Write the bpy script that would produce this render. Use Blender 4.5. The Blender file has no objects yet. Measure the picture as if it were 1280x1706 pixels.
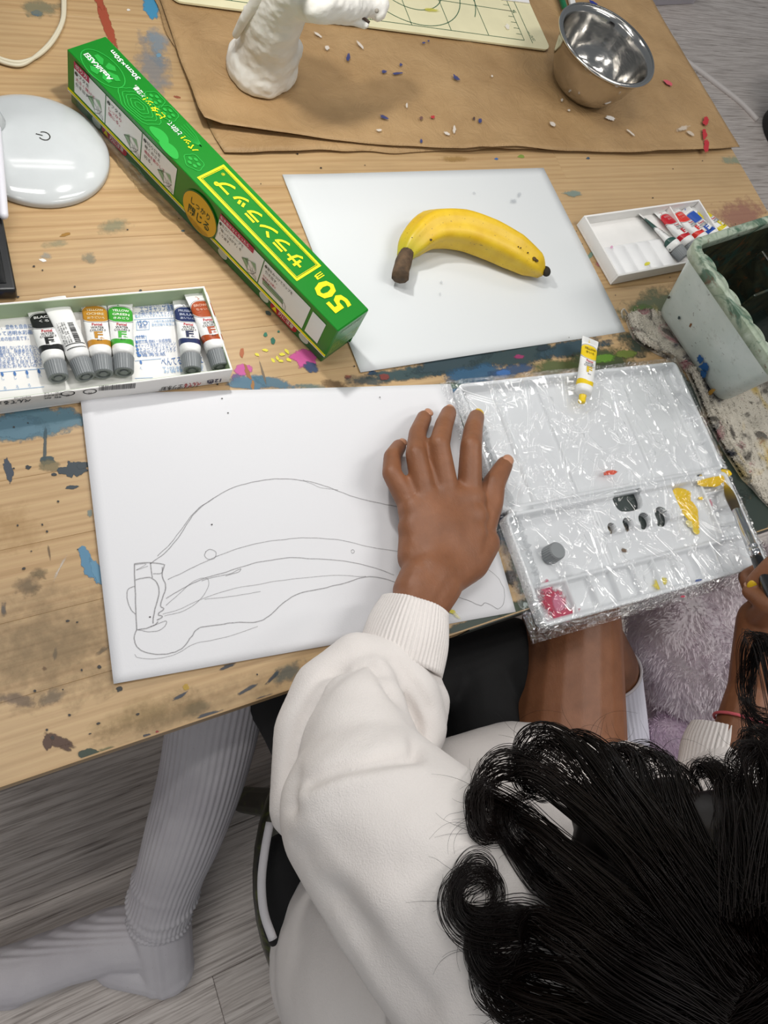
import bpy, bmesh, math, random
import numpy as np
from mathutils import Vector, Matrix, noise as mnoise

# ------------------------------------------------------------------ camera, world, lights, exposure
T = 0.52                                  # height of the table top
F_PX, PITCH, ROLL, YAW = 1261.48, 1.0464, 0.7603, -1.06003
CAM = np.array([0.0, -0.0391, 1.0465])
def _basis():
    fw = np.array([0, math.cos(PITCH), -math.sin(PITCH)]); rt = np.array([1., 0, 0]); up = np.cross(rt, fw)
    R = math.cos(ROLL)*rt + math.sin(ROLL)*up; U = -math.sin(ROLL)*rt + math.cos(ROLL)*up
    c, s = math.cos(YAW), math.sin(YAW); M = np.array([[c, -s, 0], [s, c, 0], [0, 0, 1]])
    return M@fw, M@R, M@U
FW, RT, UP = _basis()
scene = bpy.context.scene
COL = scene.collection
cd = bpy.data.cameras.new('camera'); cam = bpy.data.objects.new('camera', cd); COL.objects.link(cam)
cd.sensor_fit = 'VERTICAL'; cd.sensor_height = 24.0; cd.lens = F_PX/1706*24.0
cd.clip_start = 0.01; cd.clip_end = 60
mw = Matrix.Identity(4)
for i in range(3):
    mw[i][0], mw[i][1], mw[i][2], mw[i][3] = RT[i], UP[i], -FW[i], CAM[i]
cam.matrix_world = mw
scene.camera = cam
w = bpy.data.worlds.new('room_light'); scene.world = w; w.use_nodes = True
bg = w.node_tree.nodes['Background']; bg.inputs[0].default_value = (0.86, 0.93, 1.0, 1); bg.inputs[1].default_value = 0.19
def area(name, loc, target, size, power, col, size_y=None, shape='RECTANGLE'):
    ld = bpy.data.lights.new(name, 'AREA'); ld.shape = shape; ld.size = size
    if size_y: ld.size_y = size_y
    ld.energy = power; ld.color = col
    o = bpy.data.objects.new(name, ld); COL.objects.link(o); o.location = loc
    o.rotation_euler = (Vector(target)-Vector(loc)).to_track_quat('-Z', 'Y').to_euler()
    return o
LAMP = (0.193, 0.457, T+0.345)
area('desk_lamp_light', LAMP, (0.28, 0.33, T), 0.028, 0.95, (1.0, 0.985, 0.95), shape='DISK')
for x, y, pw_ in [(-0.4, 0.35, 6.5), (1.25, -0.3, 8.0), (0.3, 1.5, 2.0), (1.9, 1.1, 2.0), (-1.5, -1.1, 3.5), (1.0, -1.3, 4.0)]:  # unseen ceiling tubes; extra ones added to light the fleece and streak the film
    for k in (0, .16): area('ceiling_light', (x, y+k, 2.45), (x, y+k, 0), 1.2, pw_, (1.0, 0.97, 0.93), 0.07)
vs = scene.view_settings
vs.view_transform = 'Standard'; vs.look = 'None'; vs.gamma = 1.0; vs.use_curve_mapping = False; vs.exposure = 0.0

# ------------------------------------------------------------------ helpers
rng = random.Random(7)
def u(px, py, z=T):                       # point of height z seen at a pixel of the photograph
    d = FW*F_PX + (px-640)*RT - (py-853)*UP
    return CAM + d*((z-CAM[2])/d[2])
def ud(px, py, dep):                      # point at a distance along the view axis
    return CAM + (FW*F_PX + (px-640)*RT - (py-853)*UP)*dep/F_PX
def uplane(px, py, P0, n):
    d = FW*F_PX + (px-640)*RT - (py-853)*UP
    return CAM + d*(np.dot(np.asarray(P0)-CAM, n)/np.dot(d, n))
def nrm(v):
    v = np.asarray(v, float); return v/np.linalg.norm(v)
def lin(h):
    h = h.lstrip('#'); out = []
    for i in (0, 2, 4):
        c = int(h[i:i+2], 16)/255; out.append(c/12.92 if c <= .04045 else ((c+.055)/1.055)**2.4)
    return (*out, 1.0)
class NT:
    def __init__(s, name):
        s.m = bpy.data.materials.new(name); s.m.use_nodes = True; s.t = s.m.node_tree; s.b = s.t.nodes['Principled BSDF']; s.out = s.t.nodes['Material Output']
    def n(s, typ, **kw):
        nd = s.t.nodes.new('ShaderNode'+typ)
        for k, v in kw.items():
            if k.startswith('i_'): nd.inputs[int(k[2:])].default_value = v
            else: setattr(nd, k, v)
        return nd
    def l(s, a, b): s.t.links.new(a, b)
    def math(s, op, a, b=None, c=None, clamp=False):
        nd = s.t.nodes.new('ShaderNodeMath'); nd.operation = op; nd.use_clamp = clamp
        for i, v in enumerate((a, b, c)):
            if v is None: continue
            if isinstance(v, (int, float)): nd.inputs[i].default_value = v
            else: s.l(v, nd.inputs[i])
        return nd.outputs[0]
    def mix(s, fac, a, b):
        nd = s.t.nodes.new('ShaderNodeMix'); nd.data_type = 'RGBA'
        for sock, v in ((nd.inputs[0], fac), (nd.inputs[6], a), (nd.inputs[7], b)):
            if isinstance(v, (int, float)): sock.default_value = v
            elif isinstance(v, tuple): sock.default_value = v
            else: s.l(v, sock)
        return nd.outputs[2]
    def ramp(s, fac, stops):
        nd = s.t.nodes.new('ShaderNodeValToRGB'); cr = nd.color_ramp
        while len(cr.elements) < len(stops): cr.elements.new(0.5)
        for e, (p, c) in zip(cr.elements, stops): e.position = p; e.color = c
        s.l(fac, nd.inputs[0]); return nd.outputs[0]
    def coords(s, kind='Object', scale=(1, 1, 1)):
        if kind == 'Position': c = s.n('NewGeometry').outputs['Position']
        else: c = s.n('TexCoord').outputs[kind]
        mp = s.n('Mapping'); mp.inputs['Scale'].default_value = scale; s.l(c, mp.inputs[0]); return mp.outputs[0]
    def noise(s, vec, scale, detail=4, rough=.55, dist=0):
        nd = s.n('TexNoise'); nd.inputs['Scale'].default_value = scale; nd.inputs['Detail'].default_value = detail
        nd.inputs['Roughness'].default_value = rough; nd.inputs['Distortion'].default_value = dist
        s.l(vec, nd.inputs['Vector']); return nd.outputs['Fac']
    def bump(s, h, strength, dist=.001):
        nd = s.n('Bump'); nd.inputs['Strength'].default_value = strength; nd.inputs['Distance'].default_value = dist
        s.l(h, nd.inputs['Height']); s.l(nd.outputs[0], s.b.inputs['Normal'])
    def set(s, **kw):
        for k, v in kw.items(): s.b.inputs[k.replace('_', ' ')].default_value = v
        return s
_mc = {}
def mat(name, col, rough=.5, metal=0., var=0., vscale=30., bump=0., bscale=200., bdist=.0006, spec=.5, coat=0., sss=0., sheen=0.):
    key = (name, col, rough, metal)
    if key in _mc: return _mc[key]
    t = NT(name); c = lin(col); t.b.inputs['Base Color'].default_value = c
    t.set(Roughness=rough, Metallic=metal); t.b.inputs['Specular IOR Level'].default_value = spec
    if coat: t.b.inputs['Coat Weight'].default_value = coat; t.b.inputs['Coat Roughness'].default_value = .08
    if sss: t.b.inputs['Subsurface Weight'].default_value = sss; t.b.inputs['Subsurface Radius'].default_value = (.008, .004, .002); t.b.inputs['Subsurface Scale'].default_value = .5
    if sheen: t.b.inputs['Sheen Weight'].default_value = sheen
    if var or bump: v = t.coords('Position')
    if var:
        f = t.noise(v, vscale, 5)
        d = tuple(max(0, x*(1-var)) for x in c[:3])+(1,); e = tuple(min(1, x*(1+var*.6)) for x in c[:3])+(1,)
        t.l(t.ramp(f, [(.3, d), (.7, e)]), t.b.inputs['Base Color'])
    if bump: t.bump(t.noise(v, bscale, 3), bump, bdist)
    _mc[key] = t.m; return t.m

def setp(o, label=None, cat=None, group=None, kind=None):
    if label: o['label'] = label
    if cat: o['category'] = cat
    if group: o['group'] = group
    if kind: o['kind'] = kind
    return o
def thing(name, label, cat, loc=(0, 0, 0), rot=None, group=None):
    o = bpy.data.objects.new(name, None); COL.objects.link(o); o.empty_display_size = .02
    o.location = tuple(map(float, loc))
    if rot is not None: o.rotation_euler = rot
    return setp(o, label, cat, group)
def attach(o, parent):
    if parent is None: return
    o.parent = parent
    t = parent; M = Matrix.Identity(4)
    chain = []
    while t is not None: chain.append(t); t = t.parent
    for c in reversed(chain):
        M = M @ c.matrix_parent_inverse @ (Matrix.Translation(c.location) @ c.rotation_euler.to_matrix().to_4x4())
    o.matrix_parent_inverse = M.inverted()
def link(name, me, material=None, parent=None, local=False, smooth=True):
    o = bpy.data.objects.new(name, me); COL.objects.link(o)
    if material is not None:
        me.materials.clear(); me.materials.append(material)
    if smooth and len(me.polygons): me.polygons.foreach_set('use_smooth', [True]*len(me.polygons))
    if parent is not None:
        if local: o.parent = parent
        else: attach(o, parent)
    return o
def mesh(name, V, Fs, material=None, parent=None, local=False, smooth=True):
    me = bpy.data.meshes.new(name); me.from_pydata([tuple(map(float, v)) for v in V], [], [tuple(map(int, f)) for f in Fs]); me.update()
    return link(name, me, material, parent, local, smooth)
class MB:                                  # collects geometry for ONE mesh
    def __init__(s): s.V = []; s.F = []
    def add(s, V, Fs):
        k = len(s.V); s.V.extend([tuple(map(float, v)) for v in V]); s.F.extend([tuple(int(i)+k for i in f) for f in Fs]); return s
    def build(s, name, material=None, parent=None, local=False, smooth=True): return mesh(name, s.V, s.F, material, parent, local, smooth)
    def box(s, lo, hi, M=None):
        P = [(x, y, z) for x in (lo[0], hi[0]) for y in (lo[1], hi[1]) for z in (lo[2], hi[2])]
        if M is not None: P = [tuple(M @ Vector(p)) for p in P]
        return s.add(P, [(0, 1, 3, 2), (4, 6, 7, 5), (0, 4, 5, 1), (2, 3, 7, 6), (0, 2, 6, 4), (1, 5, 7, 3)])
    def bbox(s, lo, hi, bev, M=None, seg=2):
        bm = bmesh.new(); bmesh.ops.create_cube(bm, size=1)
        for v in bm.verts:
            v.co = Vector([(lo[i]+hi[i])/2+v.co[i]*(hi[i]-lo[i]) for i in range(3)])
        bmesh.ops.bevel(bm, geom=bm.edges[:], offset=bev, segments=seg, affect='EDGES', profile=.5)
        if M is not None: bm.transform(M)
        bm.verts.index_update()
        s.add([v.co[:] for v in bm.verts], [[v.index for v in f.verts] for f in bm.faces]); bm.free(); return s
    def tube(s, P, r, n=8, cap=True, flat=None):
        P = np.asarray(P, float); m = len(P)
        r = np.full(m, r, float) if np.isscalar(r) else np.asarray(r, float)
        tg = np.gradient(P, axis=0); tg /= np.linalg.norm(tg, axis=1)[:, None]+1e-12
        a = np.array([0, 0, 1.]) if abs(tg[0][2]) < .9 else np.array([1., 0, 0])
        nv = nrm(np.cross(tg[0], a)); V = []; ang = np.linspace(0, 2*math.pi, n, endpoint=False)
        for i in range(m):
            nv = nrm(nv - tg[i]*np.dot(nv, tg[i])); bv = np.cross(tg[i], nv)
            V.append(P[i] + r[i]*(np.cos(ang)[:, None]*nv + np.sin(ang)[:, None]*bv))
        V = np.concatenate(V)
        Fs = [(i*n+j, i*n+(j+1) % n, (i+1)*n+(j+1) % n, (i+1)*n+j) for i in range(m-1) for j in range(n)]
        if cap: Fs += [tuple(range(n-1, -1, -1)), tuple(range((m-1)*n, m*n))]
        return s.add(V, Fs)
    def capsule(s, a, b, ra, rb=None, n=14):
        rb = ra if rb is None else rb; a = np.asarray(a, float); b = np.asarray(b, float)
        d = b-a; L = np.linalg.norm(d)
        if L < 1e-6: d = np.array([0, 0, 1e-5]); b = a+d; L = 1e-5
        d = d/L; P = []; R = []
        for t in np.linspace(-math.pi/2*.98, 0, 6): P.append(a+d*ra*math.sin(t)); R.append(ra*math.cos(t))
        for t in np.linspace(0, math.pi/2*.98, 6): P.append(b+d*rb*math.sin(t)); R.append(rb*math.cos(t))
        V = []; x = np.array([0, 0, 1.]) if abs(d[2]) < .9 else np.array([1., 0, 0]); nv = nrm(np.cross(d, x)); bv = np.cross(d, nv)
        ang = np.linspace(0, 2*math.pi, n, endpoint=False)
        for p, r in zip(P, R): V.append(p + r*(np.cos(ang)[:, None]*nv+np.sin(ang)[:, None]*bv))
        V = np.concatenate(V); m = len(P)
        Fs = [(i*n+j, i*n+(j+1) % n, (i+1)*n+(j+1) % n, (i+1)*n+j) for i in range(m-1) for j in range(n)]
        Fs += [tuple(range(n-1, -1, -1)), tuple(range((m-1)*n, m*n))]
        return s.add(V, Fs)
    def chain(s, pts, n=14):
        for (a, ra), (b, rb) in zip(pts[:-1], pts[1:]): s.capsule(a, b, ra, rb, n)
        return s
    def ellip(s, c, rx, ry, rz, ax=None, n=20, m=12):
        A = np.eye(3) if ax is None else np.asarray(ax)   # rows = axes
        V = []
        for i in range(m+1):
            th = math.pi*(0.001+.998*i/m)
            for j in range(n):
                ph = 2*math.pi*j/n
                V.append(np.asarray(c) + rx*math.sin(th)*math.cos(ph)*A[0] + ry*math.sin(th)*math.sin(ph)*A[1] + rz*math.cos(th)*A[2])
        Fs = [(i*n+j, (i+1)*n+j, (i+1)*n+(j+1) % n, i*n+(j+1) % n) for i in range(m) for j in range(n)]
        Fs += [tuple(range(n)), tuple(range((m+1)*n-1, m*n-1, -1))]
        return s.add(V, Fs)
    def lathe(s, prof, c=(0, 0, 0), n=48, closed=False):
        V = []
        for r, z in prof:
            for j in range(n): V.append((c[0]+r*math.cos(2*math.pi*j/n), c[1]+r*math.sin(2*math.pi*j/n), c[2]+z))
        m = len(prof)
        Fs = [(i*n+j, i*n+(j+1) % n, (i+1)*n+(j+1) % n, (i+1)*n+j) for i in range(m-1) for j in range(n)]
        if not closed:
            if prof[0][0] > 1e-5: Fs.append(tuple(range(n-1, -1, -1)))
            if prof[-1][0] > 1e-5: Fs.append(tuple(range((m-1)*n, m*n)))
        return s.add(V, Fs)
    def ribbon(s, P, wd, nvec=(0, 0, 1)):
        P = np.asarray(P, float); tg = np.gradient(P, axis=0); sd = np.cross(np.asarray(nvec, float), tg)
        sd /= np.linalg.norm(sd, axis=1)[:, None]+1e-12
        wd = np.full(len(P), wd) if np.isscalar(wd) else np.asarray(wd)
        A = P+sd*wd[:, None]/2; B = P-sd*wd[:, None]/2; k = len(P)
        return s.add(np.concatenate([A, B]), [(i, i+1, k+i+1, k+i) for i in range(k-1)])
    def poly(s, P): return s.add(P, [tuple(range(len(P)))])
def remeshed(mb, voxel, smooth=6, fac=.5):
    me = bpy.data.meshes.new('tmp'); me.from_pydata(mb.V, [], mb.F); me.update()
    o = bpy.data.objects.new('tmp', me); COL.objects.link(o)
    r = o.modifiers.new('r', 'REMESH'); r.mode = 'VOXEL'; r.voxel_size = voxel; r.use_smooth_shade = True
    if smooth:
        sm = o.modifiers.new('s', 'SMOOTH'); sm.factor = fac; sm.iterations = smooth
    dg = bpy.context.evaluated_depsgraph_get(); dg.update()
    out = bpy.data.meshes.new_from_object(o.evaluated_get(dg))
    bpy.data.objects.remove(o); bpy.data.meshes.remove(me); return out
def smooth_mesh(me, it, fac=.5):
    o = bpy.data.objects.new('tmp', me); COL.objects.link(o); sm = o.modifiers.new('s', 'SMOOTH'); sm.factor = fac; sm.iterations = it
    dg = bpy.context.evaluated_depsgraph_get(); dg.update(); out = bpy.data.meshes.new_from_object(o.evaluated_get(dg)); bpy.data.objects.remove(o); bpy.data.meshes.remove(me); return out
def mesh_np(me):
    a = np.empty(len(me.vertices)*3, np.float32); me.vertices.foreach_get('co', a); return a.reshape(-1, 3)
def mesh_normals(me):
    a = np.empty(len(me.vertices)*3, np.float32); me.vertices.foreach_get('normal', a); return a.reshape(-1, 3)
def mesh_set(me, A): me.vertices.foreach_set('co', np.asarray(A, np.float32).ravel()); me.update()
def spline(P, k=8):
    P = np.asarray(P, float); Q = np.vstack([2*P[0]-P[1], P, 2*P[-1]-P[-2]]); out = []
    for i in range(1, len(Q)-2):
        for t in np.linspace(0, 1, k, endpoint=False):
            a, b, c, d = Q[i-1], Q[i], Q[i+1], Q[i+2]
            out.append(.5*((2*b)+(-a+c)*t+(2*a-5*b+4*c-d)*t*t+(-a+3*b-3*c+d)*t**3))
    out.append(P[-1]); return np.array(out)
def nz(x, y, z=0.): return mnoise.noise(Vector((x, y, z)))
def sheet(corners, nx, ny, zf, th, wob=0., seed=0.):
    """thin sheet between four world corners (fl, fr, br, bl); zf(s,t,x,y) gives its height over T"""
    fl, fr, br, bl = [np.asarray(c, float)[:2] for c in corners]; V = []
    for j in range(ny+1):
        for i in range(nx+1):
            s, t = i/nx, j/ny
            p = (fl*(1-s)+fr*s)*(1-t)+(bl*(1-s)+br*s)*t
            if wob:
                e = max(0, 1-min(s, 1-s, t, 1-t)*nx/3.)
                p = p + e*wob*np.array([nz(p[0]*25, p[1]*25, seed), nz(p[0]*25, p[1]*25, seed+9)])
            V.append((p[0], p[1], T+zf(s, t, p[0], p[1])))
    n = len(V); V += [(x, y, z-th) for x, y, z in V]; W = nx+1; Fs = []
    for j in range(ny):
        for i in range(nx):
            a = j*W+i; Fs.append((a, a+1, a+W+1, a+W)); Fs.append((n+a, n+a+W, n+a+W+1, n+a+1))
    ring = list(range(nx))+[j*W+nx for j in range(ny)]+[ny*W+i for i in range(nx, 0, -1)]+[j*W for j in range(ny, 0, -1)]
    for k in range(len(ring)):
        a, b = ring[k], ring[(k+1) % len(ring)]; Fs.append((a, n+a, n+b, b))
    return V, Fs
# ---- flat lettering: collected, then turned into meshes in one go
TXT = []
def text(key, s, A, B, h, n, zfun=None, bold=0.):
    """write s on a surface from A to B (baseline), letter height h, surface normal n; key = (name, material, parent)"""
    TXT.append((key, s, np.asarray(A, float), np.asarray(B, float), h, nrm(n), zfun, bold))
def flush_text():
    objs = []
    for key, s, A, B, h, n, zf, bold in TXT:
        c = bpy.data.curves.new('t', 'FONT'); c.body = s; c.size = 1; c.resolution_u = 2; c.offset = bold
        o = bpy.data.objects.new('t', c); COL.objects.link(o); objs.append(o)
    dg = bpy.context.evaluated_depsgraph_get(); dg.update(); groups = {}
    for o, (key, s, A, B, h, n, zf, bold) in zip(objs, TXT):
        me = bpy.data.meshes.new_from_object(o.evaluated_get(dg))
        if len(me.vertices) == 0: continue
        co = mesh_np(me).astype(float); lo, hi = co.min(0), co.max(0)
        L = np.linalg.norm(B-A); x = (B-A)/L; y = np.cross(n, x)
        a = (co[:, 0]-lo[0])/max(1e-9, hi[0]-lo[0])*L
        hh = h if hi[1]-lo[1] > .3 else h*(hi[1]-lo[1])/.7
        b = (co[:, 1]-lo[1])/max(1e-9, hi[1]-lo[1])*hh
        P = A + a[:, None]*x + b[:, None]*y
        if zf is not None: P = np.array([(p[0], p[1], zf(p[0], p[1])) for p in P])
        groups.setdefault((key[0], key[1].name, key[2].name), (key, MB()))[1].add(P, [list(p.vertices) for p in me.polygons])
        bpy.data.meshes.remove(me)
    for o in objs: bpy.data.objects.remove(o)
    for (nm, _, _), (key, mb) in groups.items():
        mb.build(nm, key[1], key[2], local=(len(key) > 3), smooth=False)

# ------------------------------------------------------------------ the setting: floor
def floor_mat():
    t = NT('grey_wood_vinyl'); oi = t.n('ObjectInfo')
    p = t.n('NewGeometry').outputs['Position']; off = t.n('VectorMath', operation='SCALE'); cb = t.n('CombineXYZ')
    t.l(oi.outputs['Random'], cb.inputs[0]); t.l(oi.outputs['Random'], cb.inputs[1]); t.l(cb.outputs[0], off.inputs[0]); off.inputs[3].default_value = 37.
    ad = t.n('VectorMath', operation='ADD'); t.l(p, ad.inputs[0]); t.l(off.outputs[0], ad.inputs[1])
    mp = t.n('Mapping'); mp.inputs['Scale'].default_value = (4., 130., 1.); t.l(ad.outputs[0], mp.inputs[0])
    g = t.noise(mp.outputs[0], 2.2, 8, .65, .6)
    mp2 = t.n('Mapping'); mp2.inputs['Scale'].default_value = (5., 16., 1.); t.l(ad.outputs[0], mp2.inputs[0])
    g2 = t.noise(mp2.outputs[0], 1.3, 3)
    c = t.ramp(g, [(.3, lin('665d58')), (.42, lin('b5aba5')), (.55, lin('ddd4ce')), (.75, lin('ece4df'))])
    c2 = t.mix(t.math('MULTIPLY', g2, .3), c, lin('a39994'))
    tone = t.math('MULTIPLY', oi.outputs['Random'], .25)
    t.l(t.mix(tone, c2, lin('aaa29c')), t.b.inputs['Base Color']); t.set(Roughness=.55)
    t.bump(g, .5, .002); return t.m
FLOOR = floor_mat()
fl = MB().box((-1.3, -1.0, -.04), (3.0, 2.4, -.003)).build('floor', mat('dark_floor_joint', '3a3431', .8), smooth=False)
setp(fl, 'grey wood-grain plank floor under the craft table', 'floor', kind='structure')
pw, plen = .15, .92
y = -1.0; row = 0
while y < 2.39:
    x = -1.3 - (row*0.37 % 1)*plen
    while x < 3.0:
        a, b = max(x, -1.3), min(x+plen, 3.0)
        if b-a > .02:
            vis = True
            MB().bbox((a+.0002, y+.0002, -.0035), (b-.0002, min(y+pw, 2.4)-.0002, 0), .0006, seg=1).build('floor_plank', FLOOR, fl, smooth=False)
        x += plen
    y += pw; row += 1

# ------------------------------------------------------------------ craft table
def wood_mat():
    t = NT('pale_pine_board'); oi = t.n('ObjectInfo')
    p = t.n('NewGeometry').outputs['Position']; cb = t.n('CombineXYZ'); off = t.n('VectorMath', operation='SCALE')
    for i in range(3): t.l(oi.outputs['Random'], cb.inputs[i])
    t.l(cb.outputs[0], off.inputs[0]); off.inputs[3].default_value = 23.
    ad = t.n('VectorMath', operation='ADD'); t.l(p, ad.inputs[0]); t.l(off.outputs[0], ad.inputs[1])
    mp = t.n('Mapping'); mp.inputs['Scale'].default_value = (2.6, 46., 46.); t.l(ad.outputs[0], mp.inputs[0])
    wv = t.n('TexWave', wave_type='BANDS', bands_direction='Y'); wv.inputs['Scale'].default_value = .55; wv.inputs['Distortion'].default_value = 7.5; wv.inputs['Detail'].default_value = 3; wv.inputs['Detail Scale'].default_value = .7
    t.l(mp.outputs[0], wv.inputs['Vector'])
    mp2 = t.n('Mapping'); mp2.inputs['Scale'].default_value = (8., 240., 240.); t.l(ad.outputs[0], mp2.inputs[0])
    g = t.noise(mp2.outputs[0], 2.5, 6, .6)
    big = t.noise(t.coords('Position', (4, 9, 1)), 1.6, 4)
    c = t.ramp(wv.outputs['Fac'], [(.0, lin('b09066')), (.5, lin('b99b6f')), (.9, lin('b29167')), (1., lin('a5855a'))])
    c = t.mix(t.math('MULTIPLY', t.math('SUBTRACT', g, .45, clamp=True), 1.5, clamp=True), c, lin('947045'))
    c = t.mix(t.math('MULTIPLY', oi.outputs['Random'], .35), c, lin('c4a982'))
    c = t.mix(t.math('MULTIPLY', t.math('SUBTRACT', big, .5, clamp=True), 1.6, clamp=True), c, lin('8d7553'))
    t.l(c, t.b.inputs['Base Color']); t.set(Roughness=.42)
    t.bump(g, .12, .0006); return t.m
WOOD = wood_mat()
X0, X1, YD, TH = -.55, .928, 1.02, .024
table = thing('craft_table', 'low pine craft table with paint-stained laminated top and dark painted front edge', 'table', (.2, .5, 0))
r2 = random.Random(3); y = .0; row = 0
while y < YD-1e-4:
    y1 = min(y+.0485, YD); x = X0 - r2.random()*.4
    while x < X1:
        L = r2.uniform(.38, .62); a, b = max(x, X0), min(x+L, X1)
        if X1-b < .06: b = X1
        if b-a > .03:
            MB().bbox((a+.00003, y+.00003, T-TH), (b-.00003, y1-.00003, T), .0002, seg=1).build('plank', WOOD, table, smooth=False)
        x = max(x+L, b) if b < X1 else X1+1
    y = y1; row += 1
for lx in (X0+.06, X1-.06):
    for ly in (.1, YD-.06):
        MB().bbox((lx-.026, ly-.026, 0), (lx+.026, ly+.026, T-TH), .003).build('leg', WOOD, table, smooth=False)
for ya in (.105, YD-.08): MB().box((X0+.1, ya, T-.09), (X1-.1, ya+.02, T-TH)).build('apron', mat('dark_table_frame', '2b2620', .7), table, smooth=False)
MB().box((.30, -.0008, T-TH+.001), (X1-.002, .0, T-.0006)).build('painted_edge', mat('dark_green_edge_paint', '25302b', .5, var=.6, vscale=20), table, smooth=False)

# paint marks and broad brown tone patches on the table top
_sm = {}
def stain_mat(col, op, soft, streak):
    key = (col, op, soft, streak); solid = streak == 2
    if key in _sm: return _sm[key]
    t = NT('paint_'+('wash' if op < .7 else 'mark')); t.b.inputs['Base Color'].default_value = lin(col); t.set(Roughness=.5)
    e = t.n('Attribute', attribute_name='e').outputs['Fac']
    sc = (90, 260, 1) if streak == 1 else (70, 70, 70)
    f = t.noise(t.coords('Position', sc), 1., 6, .65); f2 = t.noise(t.coords('Position'), 420., 3)
    inner = t.math('SUBTRACT', 1., e)
    a = t.math('ADD', inner, t.math('MULTIPLY', t.math('SUBTRACT', f, .52), 1.0 if solid else 1.9 if soft > .3 else 1.2))
    a = t.math('ADD', a, t.math('MULTIPLY', t.math('SUBTRACT', f2, .5), .5))
    a = t.math('DIVIDE', a, soft, clamp=True)
    t.l(t.math('MULTIPLY', a, op), t.b.inputs['Alpha'])
    _sm[key] = t.m; return t.m
_sz = [0]
def blob(P0, ex, ey, seed, rings=5, seg=22, nvec=(0, 0, 1), lift=.00025, wob=.35):
    V = []; E = []; nv = np.asarray(nvec, float)
    for k in range(rings+1):
        for j in range(seg):
            a = 2*math.pi*j/seg; r = k/rings
            rr = r*(1+wob*nz(math.cos(a)*1.6+seed*7.1, math.sin(a)*1.6, seed)+wob*.5*nz(math.cos(a)*4+seed, math.sin(a)*4, seed+3))
            V.append(P0 + ex*math.cos(a)*rr + ey*math.sin(a)*rr + nv*lift); E.append(r)
    Fs = [(k*seg+j, k*seg+(j+1) % seg, (k+1)*seg+(j+1) % seg, (k+1)*seg+j) for k in range(rings) for j in range(seg)]
    return V, Fs, E
def stain(px, py, rx, ry, ang, col, op=1., soft=.12, name='paint_stain', parent=None, z=T, streak=False, wob=.35):
    parent = parent or table
    _sz[0] += 1; sd = _sz[0]; P0 = u(px, py, z); a = math.radians(ang)
    ex = u(px+rx*math.cos(a), py+rx*math.sin(a), z)-P0; ey = u(px-ry*math.sin(a), py+ry*math.cos(a), z)-P0
    V, Fs, E = blob(P0, ex, ey, sd*1.37, lift=.0002+.000012*(sd % 40), wob=wob)
    if parent is table: V = [(min(v[0], X1-.001), max(v[1], .0012), v[2]) for v in V]
    o = mesh(name, V, Fs, stain_mat(col, op, soft, streak), parent)
    at = o.data.attributes.new('e', 'FLOAT', 'POINT'); at.data.foreach_set('value', E); return o
S = stain
# left foreground
S(50, 706, 105, 30, -3, '4f7585', .85, .3); S(20, 712, 60, 22, 0, '56798a', .8, .3); S(75, 742, 4, 36, 2, '2f4a54', .7, .3); S(80, 766, 14, 7, 0, '2f454b', .85); S(82, 775, 22, 12, 8, '7d7353', .6, .4)
S(15, 784, 8, 22, -14, '333c48', 1.); S(122, 784, 21, 18, 0, '27333b', 1., wob=.7); S(140, 775, 12, 7, -10, '27333b', 1.); S(120, 812, 13, 4, -8, '27333b', 1.); S(47, 779, 6, 4, 0, '20262b', 1.); S(90, 791, 5, 3, 0, '20262b', 1.)
S(150, 943, 13, 32, -25, '4f7f9d', .95); S(160, 950, 10, 26, -20, '5b8aa6', .9); S(150, 855, 5, 8, 0, '6d8788', .6, .3)
S(45, 975, 26, 20, -20, '6e5f49', .55, .6); S(65, 955, 16, 12, 0, '63573f', .5, .6); S(6, 1015, 7, 14, 0, '5d5650', .8, .5); S(99, 948, 3, 24, 28, 'cfc8bd', .6, .5); S(82, 920, 2, 14, -10, '6d5a42', .7, .5)
S(28, 1165, 38, 14, 5, '70625c', .5, .5); S(88, 1162, 26, 15, -20, '746b60', .5, .5); S(92, 1091, 4, 12, 10, '57585a', .5, .5); S(74, 1114, 5, 5, 0, '6b4530', .6, .5); S(170, 1085, 20, 5, -35, '74695a', .5, .6)
S(98, 1236, 30, 11, 22, '4e3527', .92, .25); S(80, 1236, 8, 13, 0, '4e3527', .95); S(150, 1258, 18, 11, -8, '2f3d31', .95); S(185, 1250, 30, 7, -12, '55613f', .6, .4); S(199, 1148, 7, 4, -20, '2c2c2a', 1.); S(245, 1225, 7, 3, -15, '3b3b42', .9); S(262, 1220, 3, 3, 0, '8c2a2d', .9)
for q in [(300, 1160, 18, 3, -30), (380, 1110, 14, 4, -20), (410, 1150, 20, 4, -30), (350, 1190, 24, 4, -15), (455, 1128, 20, 4, -45), (440, 1165, 22, 6, -18)]: S(*q, '344150', .75, .3)
S(480, 1120, 40, 18, -25, '3c5a60', .5, .5); S(310, 1145, 6, 6, 0, 'b8962f', .7); S(330, 1180, 30, 12, -20, '6c6a55', .4, .6)
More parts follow.
